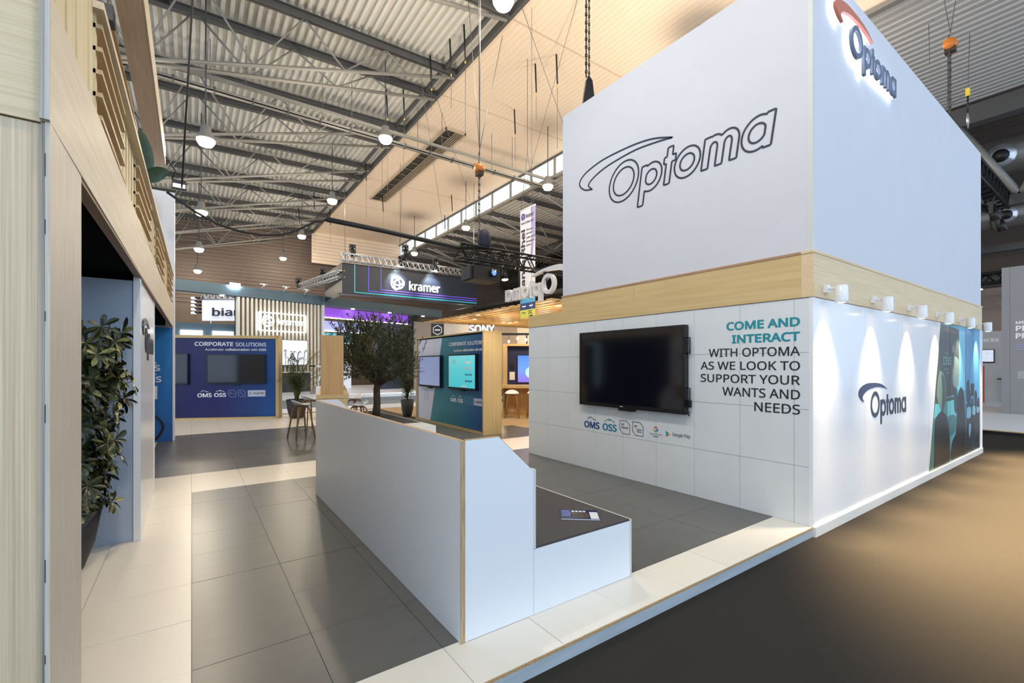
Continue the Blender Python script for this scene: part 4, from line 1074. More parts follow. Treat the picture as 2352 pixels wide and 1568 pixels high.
# lit picture screen before the slats
display('wall_display', 'bright white screen with palm picture before the slats', ko(4.545, 1.62, .30), ke, 1.35, 1.35, mat('palm_screen', (236, 242, 250), .3, emit=.9), .10, bar=False, bez=.02)
ps = bpy.data.objects[-1] if False else None
sc_ = [o for o in bpy.data.objects if o.get('label', '') == 'bright white screen with palm picture before the slats'][0]
rp_ = random.Random(5)
for k in range(9):
    bx0 = rp_.uniform(.15, 1.2); lean = rp_.uniform(-.5, .5); hgt = rp_.uniform(.35, .85)
    mb = MB(); pts = [(bx0 + lean * (q / 8) ** 2 * .6, .03 + hgt * math.sin(q / 8 * 1.7) / 1.0) for q in range(9)]
    pts = [(min(max(x, .04), 1.31), min(z, 1.28)) for x, z in pts]
    stroke(mb, pts, .03, ko(4.545, 1.62, .297), ke, ZU, .001)
    for x, z in pts[3:]:
        for sg in (-1, 1):
            e = (min(max(x + sg * .09, .03), 1.32), max(z - .10, .03)); stroke(mb, [(x, z), e], .02, ko(4.545, 1.62, .297), ke, ZU, .001)
    mb.build('palm_print', mat('palm_print', (96, 110, 132), .5), sc_, fix=False)
# white robotic arm-like stand next to the screen
rs = thing('articulated_robot', 'small white articulated arm on a pedestal before the slats', 'robot arm', tuple(ko(6.35, .08, .5)))
MB().obox(MK, 6.15, 6.55, .08, .5, .3, .7).build('pedestal', m_white, rs)
smooth(MB().tube([ko(6.35, .5, .5), ko(6.4, .9, .5), ko(6.55, 1.15, .5), ko(6.55, 1.55, .5), ko(6.2, 1.6, .5)], .07, 8)).build('arm', m_white, rs)
kb(5.9, 6.3, 1.56, 1.64, .45, .55).build('gripper', m_black, rs)
dk = thing('demo_counter', 'dark counter behind the potted bamboo palm', 'counter', tuple(ko(4.6, .08, .6)))
kb(2.7, 5.8, .25, 1.25, .35, .8).build('body', mat('counter_dark', (38, 44, 52), .5), dk); kb(2.65, 5.85, 1.25, 1.30, .3, .85).build('top', m_white, dk); kb(2.7, 5.8, .08, .25, .4, .75).build('plinth', m_alu, dk)

# small lit booth front left of the slats
lb = thing('ceiling_booth', 'slate booth soffit with square light panels above the navy wall', 'booth', (-1.5, 27.5, 0))
MB().box(-8, 2.0, 27.2, 27.5, 3.0, 3.72).build('soffit_front', m_slate, lb)
for x in (-1.3, .0, 1.3): MB().box(x - .45, x + .45, 27.1, 27.19, 3.05, 3.35).build('light_panel', mat('light_panel', (250, 250, 250), .4, emit=3), lb)
for x in (-7.8, 1.8): MB().box(x, x + .15, 27.25, 27.45, -.1, 3.0).build('post', m_slate, lb)
MB().box(-8, 2.0, 27.0, 27.1, 2.6, 2.7).build('light_rail', m_white, lb)

# hanging white sign
def box_truss(name, label, p0, p1, up, side, sec, m, r=.022, n=12, group=None):
    p0, p1, up, side = map(Vector, (p0, p1, up, side))
    t = thing(name, label, 'truss', tuple(p0), group=group)
    cs = [up * a * sec / 2 + side * b * sec / 2 for a, b in ((1, 1), (1, -1), (-1, -1), (-1, 1))]
    for c in cs: smooth(MB().tube([p0 + c, p1 + c], r, 6)).build('chord', m, t)
    for f in range(4):
        mb = MB(); a, b = cs[f], cs[(f + 1) % 4]
        for k in range(n):
            q0 = p0.lerp(p1, k / n); q1 = p0.lerp(p1, (k + .5) / n); q2 = p0.lerp(p1, (k + 1) / n)
            mb.tube([q0 + a, q1 + b], r * .55, 5, cap=False); mb.tube([q1 + b, q2 + a], r * .55, 5, cap=False)
        mb.build('lacing', m, t)
    return t
bs = thing('hanging_sign', 'white hanging sign with dark lower-case lettering, left of the slats', 'sign', (1.4, 32, 5))
bd = Vector((1.7257, -1.2178, 0)).normalized(); bdn = bd.cross(Vector((0, 0, 1)))
Mbs = Matrix(((bd.x, 0, bdn.x, .508), (bd.y, 0, bdn.y, 32.687), (0, 1, 0, 0), (0, 0, 0, 1)))
MB().obox(Mbs, -.03, .0, 4.6, 5.9, -.08, -.02).build('lamp_rail', m_black, bs)
MB().obox(Mbs, 0, 4.2, 4.28, 5.52, -.1, 0).build('board', mat('sign_board', (226, 228, 242), .5, emit=.35), bs)
for x in (.1, 4.0): smooth(MB().tube([Mbs @ Vector((x, 5.5, -.05)), Mbs @ Vector((x, 5.95, -.05))], .02, 5)).build('hanger', m_alu, bs)
lettering('biamp', Mbs @ Vector((.63, 4.42, .002)), bd, ZU, 2.6, .63, .04, .012, mater=m_ink, parent=bs, name='sign_lettering')
box_truss('lighting_truss', 'pale aluminium truss above the white lettered sign', Mbs @ Vector((-.05, 5.75, -.1)), Mbs @ Vector((4.2, 5.75, -.1)), (0, 0, 1), bdn, .32, m_alu, .03, 12)
for i in range(5):
    sl = thing('spotlight', 'small bright spotlight at the left end of the white sign, %s from the top' % ORD[i], 'spotlight', tuple(Mbs @ Vector((-.3, 5.62 - i * .22, 0))), group='spotlight row beside the white sign')
    MB().obox(Mbs, -.42, -.12, 5.60 - i * .22, 5.70 - i * .22, -.12, .05).build('body', m_black, sl)
    MB().obox(Mbs, -.12, .04, 5.63 - i * .22, 5.66 - i * .22, -.06, -.03).build('bracket', m_black, sl)
    MB().obox(Mbs, -.62, -.42, 5.585 - i * .22, 5.68 - i * .22, -.10, .04).build('lens', m_lens_cool, sl)

# dark hanging sign with knot logo, and its truss
hs = thing('hanging_sign', 'dark hanging sign with white knot logo and neon lines', 'sign', (10, 23.5, 5.2))
MB().box(6.15, 13.95, 23.42, 23.6, 5.2, 6.78).build('board', mat('sign_dark', (18, 20, 32), .35), hs)
for x_ in (6.15, 13.9): MB().box(x_, x_ + .05, 23.6, 27, 5.2, 6.78).build('side_board', mat('sign_dark', (18, 20, 32), .35), hs)
for (x, z, c) in ((6.75, 5.33, (36, 190, 196)), (7.45, 5.45, (92, 80, 230)), (8.1, 5.58, (110, 70, 220))):
    MB().box(x, x + .03, 23.41, 23.42, z, 6.76).box(x, 13.93, 23.41, 23.42, z, z + .03).build('neon_line', mat('line_%d' % c[0], c, .4, emit=.8), hs)
knot_logo((8.57, 23.41, 5.62), (1, 0, 0), ZU, .86, .075, m_sign_white, hs)  # printed white logo and letters; mild emission stands in for lamp light
lettering('kramer', (9.67, 23.41, 5.72), (1, 0, 0), ZU, 1.84, .50, .02, .018, mater=m_sign_white, parent=hs, name='sign_lettering')
for x in (6.3, 9.2, 13.8): smooth(MB().tube([(x, 23.5, 6.78), (x, 23.5, 12.5)], .012, 5)).build('hanger', m_wire, hs)
box_truss('lighting_truss', 'aluminium truss along the top of the dark hanging sign', (6.0, 23.2, 7.0), (14.0, 23.2, 7.0), (0, 0, 1), (0, 1, 0), .32, m_alu, .03, 26)
box_truss('lighting_truss', 'short aluminium truss leading back from the dark sign', (6.1, 23.4, 6.2), (5.3, 29.5, 6.3), (0, 0, 1), (1, 0, 0), .32, m_alu, .03, 14)
for x in (9.0, 11.0):
    ld = bpy.data.lights.new('sign_spot', 'SPOT'); ld.energy = 1500; ld.color = (.75, .95, 1); ld.spot_size = R(70); ld.spot_blend = .8; ld.shadow_soft_size = .08
    fx_ = thing('spotlight', ('left' if x < 10 else 'right') + ' cool spotlight on the truss washing the dark sign', 'spotlight', (x, 22.9, 7.15), group='sign spotlights')
    smooth(MB().tube([(x, 23.1, 7.35), (x, 22.85, 7.05)], .09, 10)).build('body', m_black, fx_)
    smooth(MB().tube([(x, 23.1, 7.3), (x, 23.1, 7.12)], .03, 6)).build('yoke', m_black, fx_)
    lo = bpy.data.objects.new('light', ld); COL.objects.link(lo); lo.parent = fx_; lo.location = (0, -.1, -.14); lo.rotation_euler = (R(-35), 0, 0); lo.rotation_euler = (R(35), 0, 0)
def moving_head(x, y, z, label, zc=None, yc=None):
    t = thing('moving_head_lamp', label, 'lamp', (x, y, z), group='black lamps clamped to the trusses')
    MB().box(x - .15, x + .15, y - .1, y + .1, z - .02, z + .10).build('base', m_black, t)
    for s in (-1, 1): MB().box(x + s * .15 - .02, x + s * .15 + .02, y - .05, y + .05, z - .3, z).build('yoke_arm', m_black, t)
    smooth(MB().tube([(x, y, z - .12), (x + .05, y - .1, z - .5)], [.11, .13], 10)).build('head', m_black, t)
    smooth(MB().tube([(x, y, z + .05), (x, yc if yc is not None else y, zc if zc is not None else z + .5)], .03, 6)).build('clamp', m_black, t)
for x, y, z, l in ((6.6, 23.3, 7.6, 'black moving lamp above the left end of the dark sign'), (11.2, 23.3, 7.55, 'black moving lamp above the right half of the dark sign'), (9.4, 23.3, 8.0, 'black loudspeaker-like lamp above the middle of the dark sign'), (5.9, 26.5, 6.9, 'black moving lamp on the short truss'), (5.2, 29.5, 6.75, 'black moving lamp at the far end of the short truss')):
    moving_head(x, y, z, l, zc=7.16 if y < 24 else 6.38, yc=23.34 if y < 24 else y)

# ================================================================ truss, projector, cable and reversed letters
TY = 8.5
box_truss('lighting_truss', 'black lighting truss carrying the projector behind the tower', (4.58, TY, 4.04), (11.0, TY, 4.04), (0, 0, 1), (0, 1, 0), .30, m_truss_black, .025, 18)
pj = thing('projector', 'black ceiling projector with glowing blue lens under the truss', 'projector', (5.1, 8.35, 3.45))
pbm = MB().box(4.78, 5.44, 8.15, 8.62, 3.44, 3.74); pbm.build('body', m_black, pj)
MB().box(4.72, 4.78, 8.2, 8.58, 3.46, 3.72).build('rear_grille', mat('grille_black', (34, 34, 38), .6), pj)
smooth(MB().tube([(5.24, 8.15, 3.60), (5.24, 8.08, 3.60)], [.075, .085], 16)).build('lens_barrel', m_bezel, pj)
smooth(MB().tube([(5.24, 8.082, 3.60), (5.24, 8.074, 3.60)], .055, 14)).build('lens', mat('blue_lens', (70, 110, 255), .2, emit=2.5), pj)
for x in (4.9, 5.3): smooth(MB().tube([(x, 8.36, 3.73), (x, 8.36, 3.91)], .018, 6)).build('mount', m_black, pj)
sl = thing('spotlight', 'small black spotlight with warm lamp right of the projector', 'spotlight', (5.72, 8.4, 3.62), group='warm spotlights on the black truss')
smooth(MB().tube([(5.72, 8.4, 3.78), (5.72, 8.38, 3.56)], [.05, .085], 12)).build('body', m_black, sl)
smooth(MB().tube([(5.72, 8.38, 3.562), (5.72, 8.378, 3.55)], .07, 12)).build('lens', m_lens_warm, sl)
smooth(MB().tube([(5.72, 8.4, 3.74), (5.72, 8.36, 3.91)], .015, 6)).build('clamp', m_black, sl)
ld = bpy.data.lights.new('spot_beam', 'SPOT'); ld.energy = 160; ld.color = (1, .84, .6); ld.spot_size = R(80); ld.spot_blend = .6; ld.shadow_soft_size = .06
lo = bpy.data.objects.new('light', ld); COL.objects.link(lo); lo.parent = sl; lo.location = (0, -.02, -.10)
bdl = smooth(MB().tube([(1.96, TY, 4.24), (3.0, TY, 4.21), (4.58, TY, 4.13), (5.4, TY, 4.22)], .045, 8)).build('cable_bundle', m_cable); tag(bdl, 'thick black cable bundle running along to the truss', 'cable')
bdl = smooth(MB().tube([(-.30, 8.4, 4.2), (.05, TY, 4.0), (.336, TY, 3.861), (.65, TY, 3.80), (.94, TY, 3.789), (1.25, TY, 3.85), (1.46, TY, 3.95), (1.75, TY, 4.15), (1.97, TY, 4.235)], .018, 8)).build('cable', m_cable); tag(bdl, 'sagging black cable from the balcony to the cable bundle', 'cable')
rl = thing('hanging_letters', 'white three-dimensional word sign seen from behind under the truss', 'sign', (6.15, 8.2, 3.1))
m_letter = mat('white_letter', (222, 222, 226), .4)
word_mark((6.15, 7.20 - .605 * .72, 3.16), (0, 1, 0), (0, 0, 1), .75, m_letter, m_letter, rl, .10, .0)
for y in (7.5, 8.5): smooth(MB().tube([(6.2, y, 3.36), (6.2, y, 3.62), (6.2, 8.36 if y < 8.4 else y, 3.90)], .015, 6)).build('hanger', m_black, rl)

# banner
bnr = thing('hanging_banner', 'tall white and lilac hanging banner with vertical lettering', 'banner', (9.6, 12.7, 3.4))
q0 = Vector((9.73, 13.27, 0)); q1 = Vector((9.76, 12.25, 0)); 
be2 = (q1 - q0).normalized(); bn2 = be2.cross(Vector((0, 0, 1))); bwid = (q1 - q0).length * .82
MB().prism([(0, 4.15), (bwid, 4.15), (bwid, 7.20), (0, 7.20)], q0, be2, (0, 0, 1), -bn2 * .01).build('fabric', mat('banner_white', (226, 224, 230), .7), bnr)
MB().prism([(bwid * .62, 5.2), (bwid * .75, 5.2), (bwid, 6.3), (bwid, 7.2), (bwid * .72, 7.2), (bwid * .85, 6.2)], q0 + bn2 * .001, be2, (0, 0, 1), bn2 * .003).build('lilac_wave', mat('lilac', (178, 164, 214), .7), bnr)
for z0_, z1_, c in ((3.86, 4.15, (80, 168, 214)), (3.62, 3.86, (38, 62, 118)), (3.32, 3.62, (206, 208, 92))):
    MB().prism([(0, z0_), (bwid, z0_), (bwid, z1_), (0, z1_)], q0, be2, (0, 0, 1), -bn2 * .01).build('printed_band', mat('band_%d' % c[0], c, .7), bnr)
lettering('Panta Rhei', q0 + be2 * (bwid * .34) + Vector((0, 0, 4.2)) + bn2 * .002, (0, 0, 1), -be2, 2.3, .24, .003, .034, mater=m_black_ink, parent=bnr)
knot_logo(q0 + be2 * .05 + Vector((0, 0, 6.83)) + bn2 * .002, be2, ZU, .26, .035, mat('knot_purple', (96, 78, 150), .6), bnr)
lettering('kramer', q0 + be2 * (bwid * .42) + Vector((0, 0, 6.88)) + bn2 * .002, be2, ZU, bwid * .5, .15, .003, .02, mater=m_black_ink, parent=bnr)
lettering('Booth 3D300, Hall 3', q0 + be2 * (bwid * .08) + Vector((0, 0, 6.68)) + bn2 * .002, be2, ZU, bwid * .84, .09, .003, .012, mater=m_black_ink, parent=bnr)
for k, s_ in enumerate(('The next', 'generation', 'audio-visual', 'innovation', 'platform')):
    lettering(s_, q0 + be2 * (bwid * .42) + Vector((0, 0, 6.42 - k * .14)) + bn2 * .002, be2, ZU, None, .07, .003, .008, mater=m_black_ink, parent=bnr)
lettering('3', q0 + be2 * (bwid * .05) + Vector((0, 0, 3.93)) + bn2 * .002, be2, ZU, .05, .13, .003, .03, mater=m_navy_ink, parent=bnr)
lettering('CC6', q0 + be2 * (bwid * .35) + Vector((0, 0, 3.97)) + bn2 * .002, be2, ZU, bwid * .4, .07, .003, .01, mater=m_white_ink, parent=bnr) if False else None
for z in (3.72,): 
    for a, b in ((.14, .38), (.62, .86)): MB().prism([(bwid * a, z), (bwid * b, z), (bwid * b, z + .05), (bwid * a, z + .05)], q0 + bn2 * .001, be2, (0, 0, 1), bn2 * .002).build('print_bar', m_white_ink, bnr)
for a, z in ((.12, 3.5), (.55, 3.54), (.55, 3.47), (.6, 3.38)): MB().prism([(bwid * a, z), (bwid * (a + .25), z), (bwid * (a + .25), z + .03), (bwid * a, z + .03)], q0 + bn2 * .001, be2, (0, 0, 1), bn2 * .002).build('print_bar', m_ink, bnr)
MB().prism([(-.02, 7.2), (bwid + .02, 7.2), (bwid + .02, 7.24), (-.02, 7.24)], q0 + bn2 * .01, be2, (0, 0, 1), -bn2 * .03).build('top_rod', m_alu, bnr)
for a in (.05, .95): smooth(MB().tube([q0 + be2 * bwid * a + Vector((0, 0, 7.22)), q0 + be2 * bwid * .5 + Vector((0, 0, 9.2)), q0 + be2 * bwid * .5 + Vector((0, 0, 12.52))], .008, 4)).build('hanger', m_wire, bnr)

# ================================================================ lattice-roofed booth
lt = thing('lattice_roof', 'wide wooden lattice canopy glowing warm, behind the banner', 'canopy', (19, 26, 5))
m_latt = wood('lattice', (224, 186, 128), (200, 160, 104), 'x', 20)
m_latt_y = wood('lattice_y', (224, 186, 128), (200, 160, 104), 'y', 20)
for i in range(19): MB().box(15.2 + i * .62, 15.2 + i * .62 + .34, 18.0, 34.5, 4.98, 5.04).build('lattice_strip', m_latt_y, lt)
for i in range(20): MB().box(15.2, 27.0, 18.0 + i * .85, 18.0 + i * .85 + .46, 5.05, 5.11).build('lattice_strip', m_latt, lt)
rp_ = random.Random(11)
for k in range(16):
    i, j = rp_.randrange(12), rp_.randrange(14); x, y = 15.55 + i * .62, 18.47 + j * .85
    MB().box(x, x + .26, y, y + .36, 5.0, 5.02).build('light_tile', mat('light_tile', (255, 244, 220), .4, emit=2.5), lt)
for x, y in ((15.3, 34.2), (26.7, 34.2), (26.7, 18.2)): MB().box(x, x + .15, y, y + .15, -.1, 4.98).build('post', m_black, lt)
for i in range(3):
    for j in range(3):
        ld = bpy.data.lights.new('canopy_light', 'POINT'); ld.energy = 160; ld.color = (1, .78, .5); ld.shadow_soft_size = .3
        lo = bpy.data.objects.new('light', ld); COL.objects.link(lo); lo.parent = lt; lo.location = (16.5 + i * 4 - 19, 20 + j * 5 - 26, 3.6 - 5)
sy = thing('booth_sign', 'glowing white SONY lettering over the teal wall', 'sign', (13.5, 22.2, 3.5))
sd = Vector((1.16, -.82, 0)).normalized()
lettering('SONY', (12.99, 22.65, 3.50), sd, ZU, 1.45, .44, .08, .03, mater=m_sign_white, parent=sy, name='sign_lettering')
MB().tube([Vector((12.5, 23.0, 3.44)), Vector((12.5, 23.0, 3.44)) + sd * 4.2], .04, 6).build('carrier_bar', m_black, sy)
for a in (.3, 3.9): MB().tube([Vector((12.5, 23.0, -.1)) + sd * a, Vector((12.5, 23.0, 3.44)) + sd * a], .04, 6).build('post', m_black, sy)
hxs = thing('hexagon_sign', 'black square sign with white hexagon outline', 'sign', (12.0, 24.6, 3.3))
sdn = sd.cross(Vector((0, 0, 1)))
hx0 = Vector((11.6, 24.75, 0))
MB().prism([(0, 3.35), (.75, 3.35), (.75, 4.1), (0, 4.1)], hx0, sd, (0, 0, 1), -sdn * .05).build('board', m_black, hxs)
mb = MB(); stroke(mb, [(.375 + .28 * math.cos(R(30 + 60 * k)), .375 + .28 * math.sin(R(30 + 60 * k))) for k in range(6)], .05, hx0 + Vector((0, 0, 3.35)), sd, ZU, .004, True); stroke(mb, [(.22, .375), (.53, .375)], .08, hx0 + Vector((0, 0, 3.35)), sd, ZU, .004); mb.build('hexagon_mark', m_white_ink, hxs, fix=False)
MB().tube([hx0 + sd * .37 + Vector((0, 0, -.1)), hx0 + sd * .37 + Vector((0, 0, 3.4))], .05, 6).build('post', m_black, hxs)
bwall = thing('booth_wall', 'grey-brown panelled booth wall behind the string of bulbs', 'wall panel', (16, 26, 0))
for k in range(7): MB().box(11.5 + k * 2.0, 13.46 + k * 2.0, 27.0, 27.1, -.1, 4.4).build('panel', mat('booth_grey%d' % (k % 3), ((150, 140, 134), (196, 194, 192), (110, 104, 110))[k % 3], .7), bwall)
# string of bulbs
sb_ = Vector((9.4, 14.5, 0)); se = Vector((.79, -.61, 0))
for k in range(7):
    p = sb_ + se * (k * .33 - .1); z = 2.66 - .06 * (k % 3)
    bu = thing('light_bulb', 'glowing bulb on the string behind the teal wall, %s from the left' % ORD[k], 'bulb', (p.x, p.y, z), group='string of bulbs')
    smooth(MB().lathe([(.005, -.06), (.035, -.03), (.04, 0), (.025, .04), (.015, .06)], (p.x, p.y, z), 10)).build('globe', mat('bulb', (255, 220, 160), .4, emit=12, emit_rgb=(255, 206, 140)), bu)
    smooth(MB().tube([(p.x, p.y, z + .05), (p.x, p.y, 2.80)], .008, 5)).build('socket_wire', m_cable, bu)
br_ = MB().tube([sb_ - se * .8 + Vector((0, 0, 2.80)), sb_ + se * 4.5 + Vector((0, 0, 2.80))], .02, 6).tube([sb_ - se * .8 + Vector((0, 0, -.1)), sb_ - se * .8 + Vector((0, 0, 2.80))], .02, 6).build('light_rail', m_cable); tag(br_, 'thin black rail carrying the string of bulbs', 'rail')

# warm booth beyond the gap: navy screen wall, oak bar and two stools
wb = thing('bar_booth', 'warm oak bar front with navy screen wall, in the gap', 'booth', (9, 12.2, 0))
wd = Vector((.817, -.576, 0)); wn = wd.cross(Vector((0, 0, 1))); w0 = Vector((8.40, 12.43, 0))
Mw = Matrix(((wd.x, 0, wn.x, w0.x), (wd.y, 0, wn.y, w0.y), (0, 1, 0, 0), (0, 0, 0, 1)))
MB().obox(Mw, .15, 3.2, 1.0, 2.28, -.35, -.3).build('screen_wall', mat('navy_wall', (26, 36, 92), .5), wb)
MB().obox(Mw, .0, .14, -.1, 2.35, -.4, 0).build('side_frame', m_oak_z, wb); MB().obox(Mw, .14, 3.2, 2.28, 2.35, -.4, 0).build('top_frame', m_oak_x, wb)
MB().obox(Mw, -.1, 3.2, .90, .99, -.4, .35).build('bar_top', m_oak_x, wb); MB().obox(Mw, .05, 3.2, -.1, .9, -.35, .0).build('bar_front', m_warmwood, wb)
MB().obox(Mw, .22, .40, 1.15, 1.42, -.3, -.295).build('blank_card', m_white_ink, wb); MB().obox(Mw, .24, .38, 1.55, 1.75, -.3, -.25).build('wall_box', m_black, wb)
m_scr_b = gradient('screen_blue', [(0, (120, 90, 220)), (.5, (84, 130, 250)), (1, (60, 110, 240))], 2, 0, 1.0, .2, emit=1.0)
dsp, Md = display('wall_display', 'blue glowing display seen in the gap beside the tower', w0 + wd * .47 + wn * -.25 + Vector((0, 0, 1.02)), wd, 1.5, .98, m_scr_b, .04, bar=False)
MB().prism(blob(.5, .38, .22, .2), Md @ Vector((0, 0, -.005)), wd, (0, 0, 1), wn * .002).build('speech_bubble', mat('bubble', (150, 220, 240), .4, emit=.8), dsp)
ld = bpy.data.lights.new('bar_light', 'POINT'); ld.energy = 110; ld.color = (1, .66, .3); ld.shadow_soft_size = .15
lampb = thing('pendant_lamp', 'small warm lamp lighting the oak bar in the gap', 'lamp', tuple(w0 + wd * .9 + wn * 1.2 + Vector((0, 0, 3.0))))
c_ = w0 + wd * .9 + wn * 1.2
smooth(MB().lathe([(.02, .16), (.06, .12), (.09, 0)], (c_.x, c_.y, 3.0), 12)).build('shade', m_black, lampb)
smooth(MB().tube([(c_.x, c_.y, 3.1), (c_.x, c_.y, 12.52)], .006, 4)).build('hanger', m_wire, lampb)
lo = bpy.data.objects.new('light', ld); COL.objects.link(lo); lo.parent = lampb; lo.location = (0, 0, -.06)
o = MB().box(5.8, 13.0, 9.6, 17, -.099, -.004).build('floor_bar_carpet', mat('beige_carpet', (176, 150, 112), .9, noise=.15, nscale=60)); tag(o, 'beige carpet lit warm before the oak bar', kind='structure')
for i, (p, lab) in enumerate(((w0 + wd * .30 + wn * .75, 'pale shell stool at the warm oak bar, left of the pair'), (w0 + wd * 1.0 + wn * .75, 'pale shell stool at the warm oak bar, cut off by the tower'))):
    o = copy_tree(st0); o.location = (p.x, p.y, -.004); o.rotation_euler = (0, 0, R(145)); o['label'] = lab; o['group'] = 'stools at the oak bar'

# ================================================================ right-hand booths
rb = thing('grey_booth_wall', 'tall grey booth wall with white lettering, right edge', 'wall panel', (22.8, 2.4, 0))
m_gw = mat('grey_wall', (138, 140, 146), .6)
for a, b in ((2.84, 3.03), (1.6, 2.835), (.3, 1.595), (-1.2, .295)): MB().box(22.6, 22.8, a, b, 0, 4.96).build('wall_panel', m_gw, rb)
MB().box(22.8, 26, 2.95, 3.03, 0, 4.96).build('return_wall', m_gw, rb)
def rtext(s, y0, z0, w, h, bold): return lettering(s, (22.598, y0, z0), YN, ZU, w, h, .004, bold, mater=m_white_ink, parent=rb)
rtext('MEETING', 2.705, 3.02, .62, .10, .03); rtext('PER', 2.705, 2.78, .42, .19, .035); rtext('PRO', 2.705, 2.53, .44, .19, .035)
for k in range(3): MB().box(22.594, 22.598, 1.9, 2.705, 2.32 - k * .08, 2.35 - k * .08).build('small_print', m_badge_w, rb)
MB().box(22.594, 22.6, 2.48, 2.66, 1.2, 1.45).build('info_card', mat('info_card', (160, 162, 168), .6), rb)
rg = thing('grey_booth_wall', 'pale grey rear booth wall with EXPERIENCES lettering', 'wall panel', (30, 4.3, 0))
MB().box(30, 30.2, 1.0, 7.0, 0, 3.2).build('wall', mat('pale_grey_wall', (172, 176, 180), .5), rg)
lettering('EXPERIENCES', (29.996, 5.6, 2.72), YN, ZU, 1.5, .14, .004, .035, mater=m_white_ink, parent=rg)
MB().box(29.5, 29.9, 3.9, 4.1, 1.0, 1.05).build('shelf', m_black, rg)
MB().box(30.2, 30.4, -4, 9.0, -.1, 5.2).build('upper_wall', mat('brown_wall', (136, 122, 114), .7), rg)
display('wall_display', 'small bright screen on the pale grey rear wall', (29.95, 4.98, 1.75), YN, .74, .62, mat('photo_screen', (200, 210, 226), .3, emit=.8, noise=.5, nscale=3), .05, bar=False)
ob = MB().box(28.3, 28.6, 4.35, 4.48, 0, 1.62).build('orange_post', mat('orange_post', (190, 84, 20), .5)); tag(ob, 'narrow orange post beside the rear wall screen', 'post')
o = MB().box(16.6, 40, -3, 1.97, -.099, 0).box(16.6, 40, 1.97, 7.5, -.099, 0).build('floor_right_booth', m_pale); tag(o, 'white raised floor of the grey booths', kind='structure')
o = MB().box(16.57, 16.6, -3, 7.5, -.099, -.02).build('trim_2', m_black); tag(o, 'black edge of the right booth floor', kind='structure')
o = MB().box(16.56, 16.62, -3, 7.5, -.018, .004).build('trim_3', m_oak_y); tag(o, 'thin wooden edge of the right booth floor', kind='structure')
box_truss('lighting_truss', 'black lighting truss with lamps, right of the tower', (17.5, 3.3, 7.55), (23.9, 3.3, 7.55), (0, 0, 1), (0, 1, 0), .55, m_truss_black, .05, 12)
for x, y, z, l in ((19.5, 3.2, 7.0, 'black lamp under the right truss nearest the tower'), (21.5, 3.1, 6.9, 'black lamp under the right truss, second along'), (23.4, 3.2, 6.9, 'black lamp under the right truss, third along'), (20.8, 3.3, 8.2, 'black lamp standing on top of the right truss')):
    moving_head(x, y, z, l, zc=7.27 if z < 7.5 else 7.83, yc=3.03)
box_truss('lighting_truss', 'low black truss over the rear grey wall', (27.5, 0, 5.3), (27.5, 9, 5.3), (0, 0, 1), (1, 0, 0), .4, m_truss_black, .05, 14)
for y in (3.2, 4.3, 5.4):
    sl = thing('spotlight', 'small lit spotlight under the low rear truss, %s' % {3.2: 'right', 4.3: 'middle', 5.4: 'left'}[y], 'spotlight', (27.4, y, 4.9), group='rear truss spotlights')
    smooth(MB().tube([(27.4, y, 5.1), (27.3, y, 4.85)], [.08, .12], 10)).build('body', m_black, sl)
    smooth(MB().tube([(27.3, y, 4.85), (27.298, y, 4.84)], .10, 10)).build('lens', m_lens_cool, sl)

# ================================================================ rigging: hoists, chains, wires
def chain(mb, p0, p1, r=.014):
    p0, p1 = Vector(p0), Vector(p1); L = (p1 - p0).length; n = int(L / .07)
    for k in range(n):
        a = p0.lerp(p1, k / n); b = p0.lerp(p1, (k + .8) / n)
        mb.tube([a, b], r * (1.0 if k % 2 else .6), 4, cap=False)
def hoist(x, y, z, zb, ztop, label, body=m_orange, n=2):
    t = thing('chain_hoist', label, 'hoist', (x, y, z), group='chain hoists')
    smooth(MB().tube([(x - .09, y, z), (x + .09, y, z)], .10, 14)).build('drum', body, t)
    MB().box(x - .06, x + .06, y - .08, y + .08, z - .16, z - .05).build('gearbox', mat('hoist_dark', (60, 44, 30), .5), t)
    smooth(MB().tube([(x, y, z + .1), (x, y + .03, z + .17), (x, y, z + .22), (x, y - .03, z + .17)], .012, 6)).build('hook', m_chain, t)
    mb = MB()
    for k in range(n): chain(mb, (x + (k - n / 2 + .5) * .045, y + .03 * (k % 2), z - .1), (x + (k - n / 2 + .5) * .045, y + .03 * (k % 2), zb))
    mb.build('chain', m_chain, t)
    for s in (-1, 1): smooth(MB().tube([(x, y, z + .22), (x + s * (.4 if x < 9 else .3), y + s * .6, ztop)], .008, 4)).build('sling_wire', m_wire, t)
    return t
hoist(5.13, 8.5, 5.93, 4.2, 12.52, 'orange chain hoist hanging above the black truss')
hoist(12.06, 2.30, 7.88, 5.86, 12.53, 'orange chain hoist above the far end of the tower', n=4)
MBx = MB(); chain(MBx, (5.55, 5.65, 6.6), (5.55, 5.65, 12.5), .022); chain(MBx, (5.62, 5.65, 6.6), (5.62, 5.65, 12.5), .018)
hb = thing('chain_motor', 'black chain motor with long chain at the tower corner', 'hoist', (5.6, 5.6, 5.88))
MBx.build('chain', m_chain, hb)
smooth(MB().lathe([(.02, .75), (.07, .66), (.10, .4), (.13, .05), (.10, 0)], (5.58, 5.62, 5.86), 10)).build('motor_bag', mat('bag_black', (20, 20, 22), .7, noise=.5, nscale=14, bump=.6), hb)
cbg = thing('chain_bag', 'dark blue-black chain bag standing on the truss', 'bag', (5.2, 8.45, 4.2))
smooth(MB().lathe([(.10, 0), (.14, .05), (.15, .22), (.11, .36), (.04, .42)], (5.2, 8.42, 4.19), 9)).build('bag', mat('bag_navy', (24, 26, 48), .7), cbg)
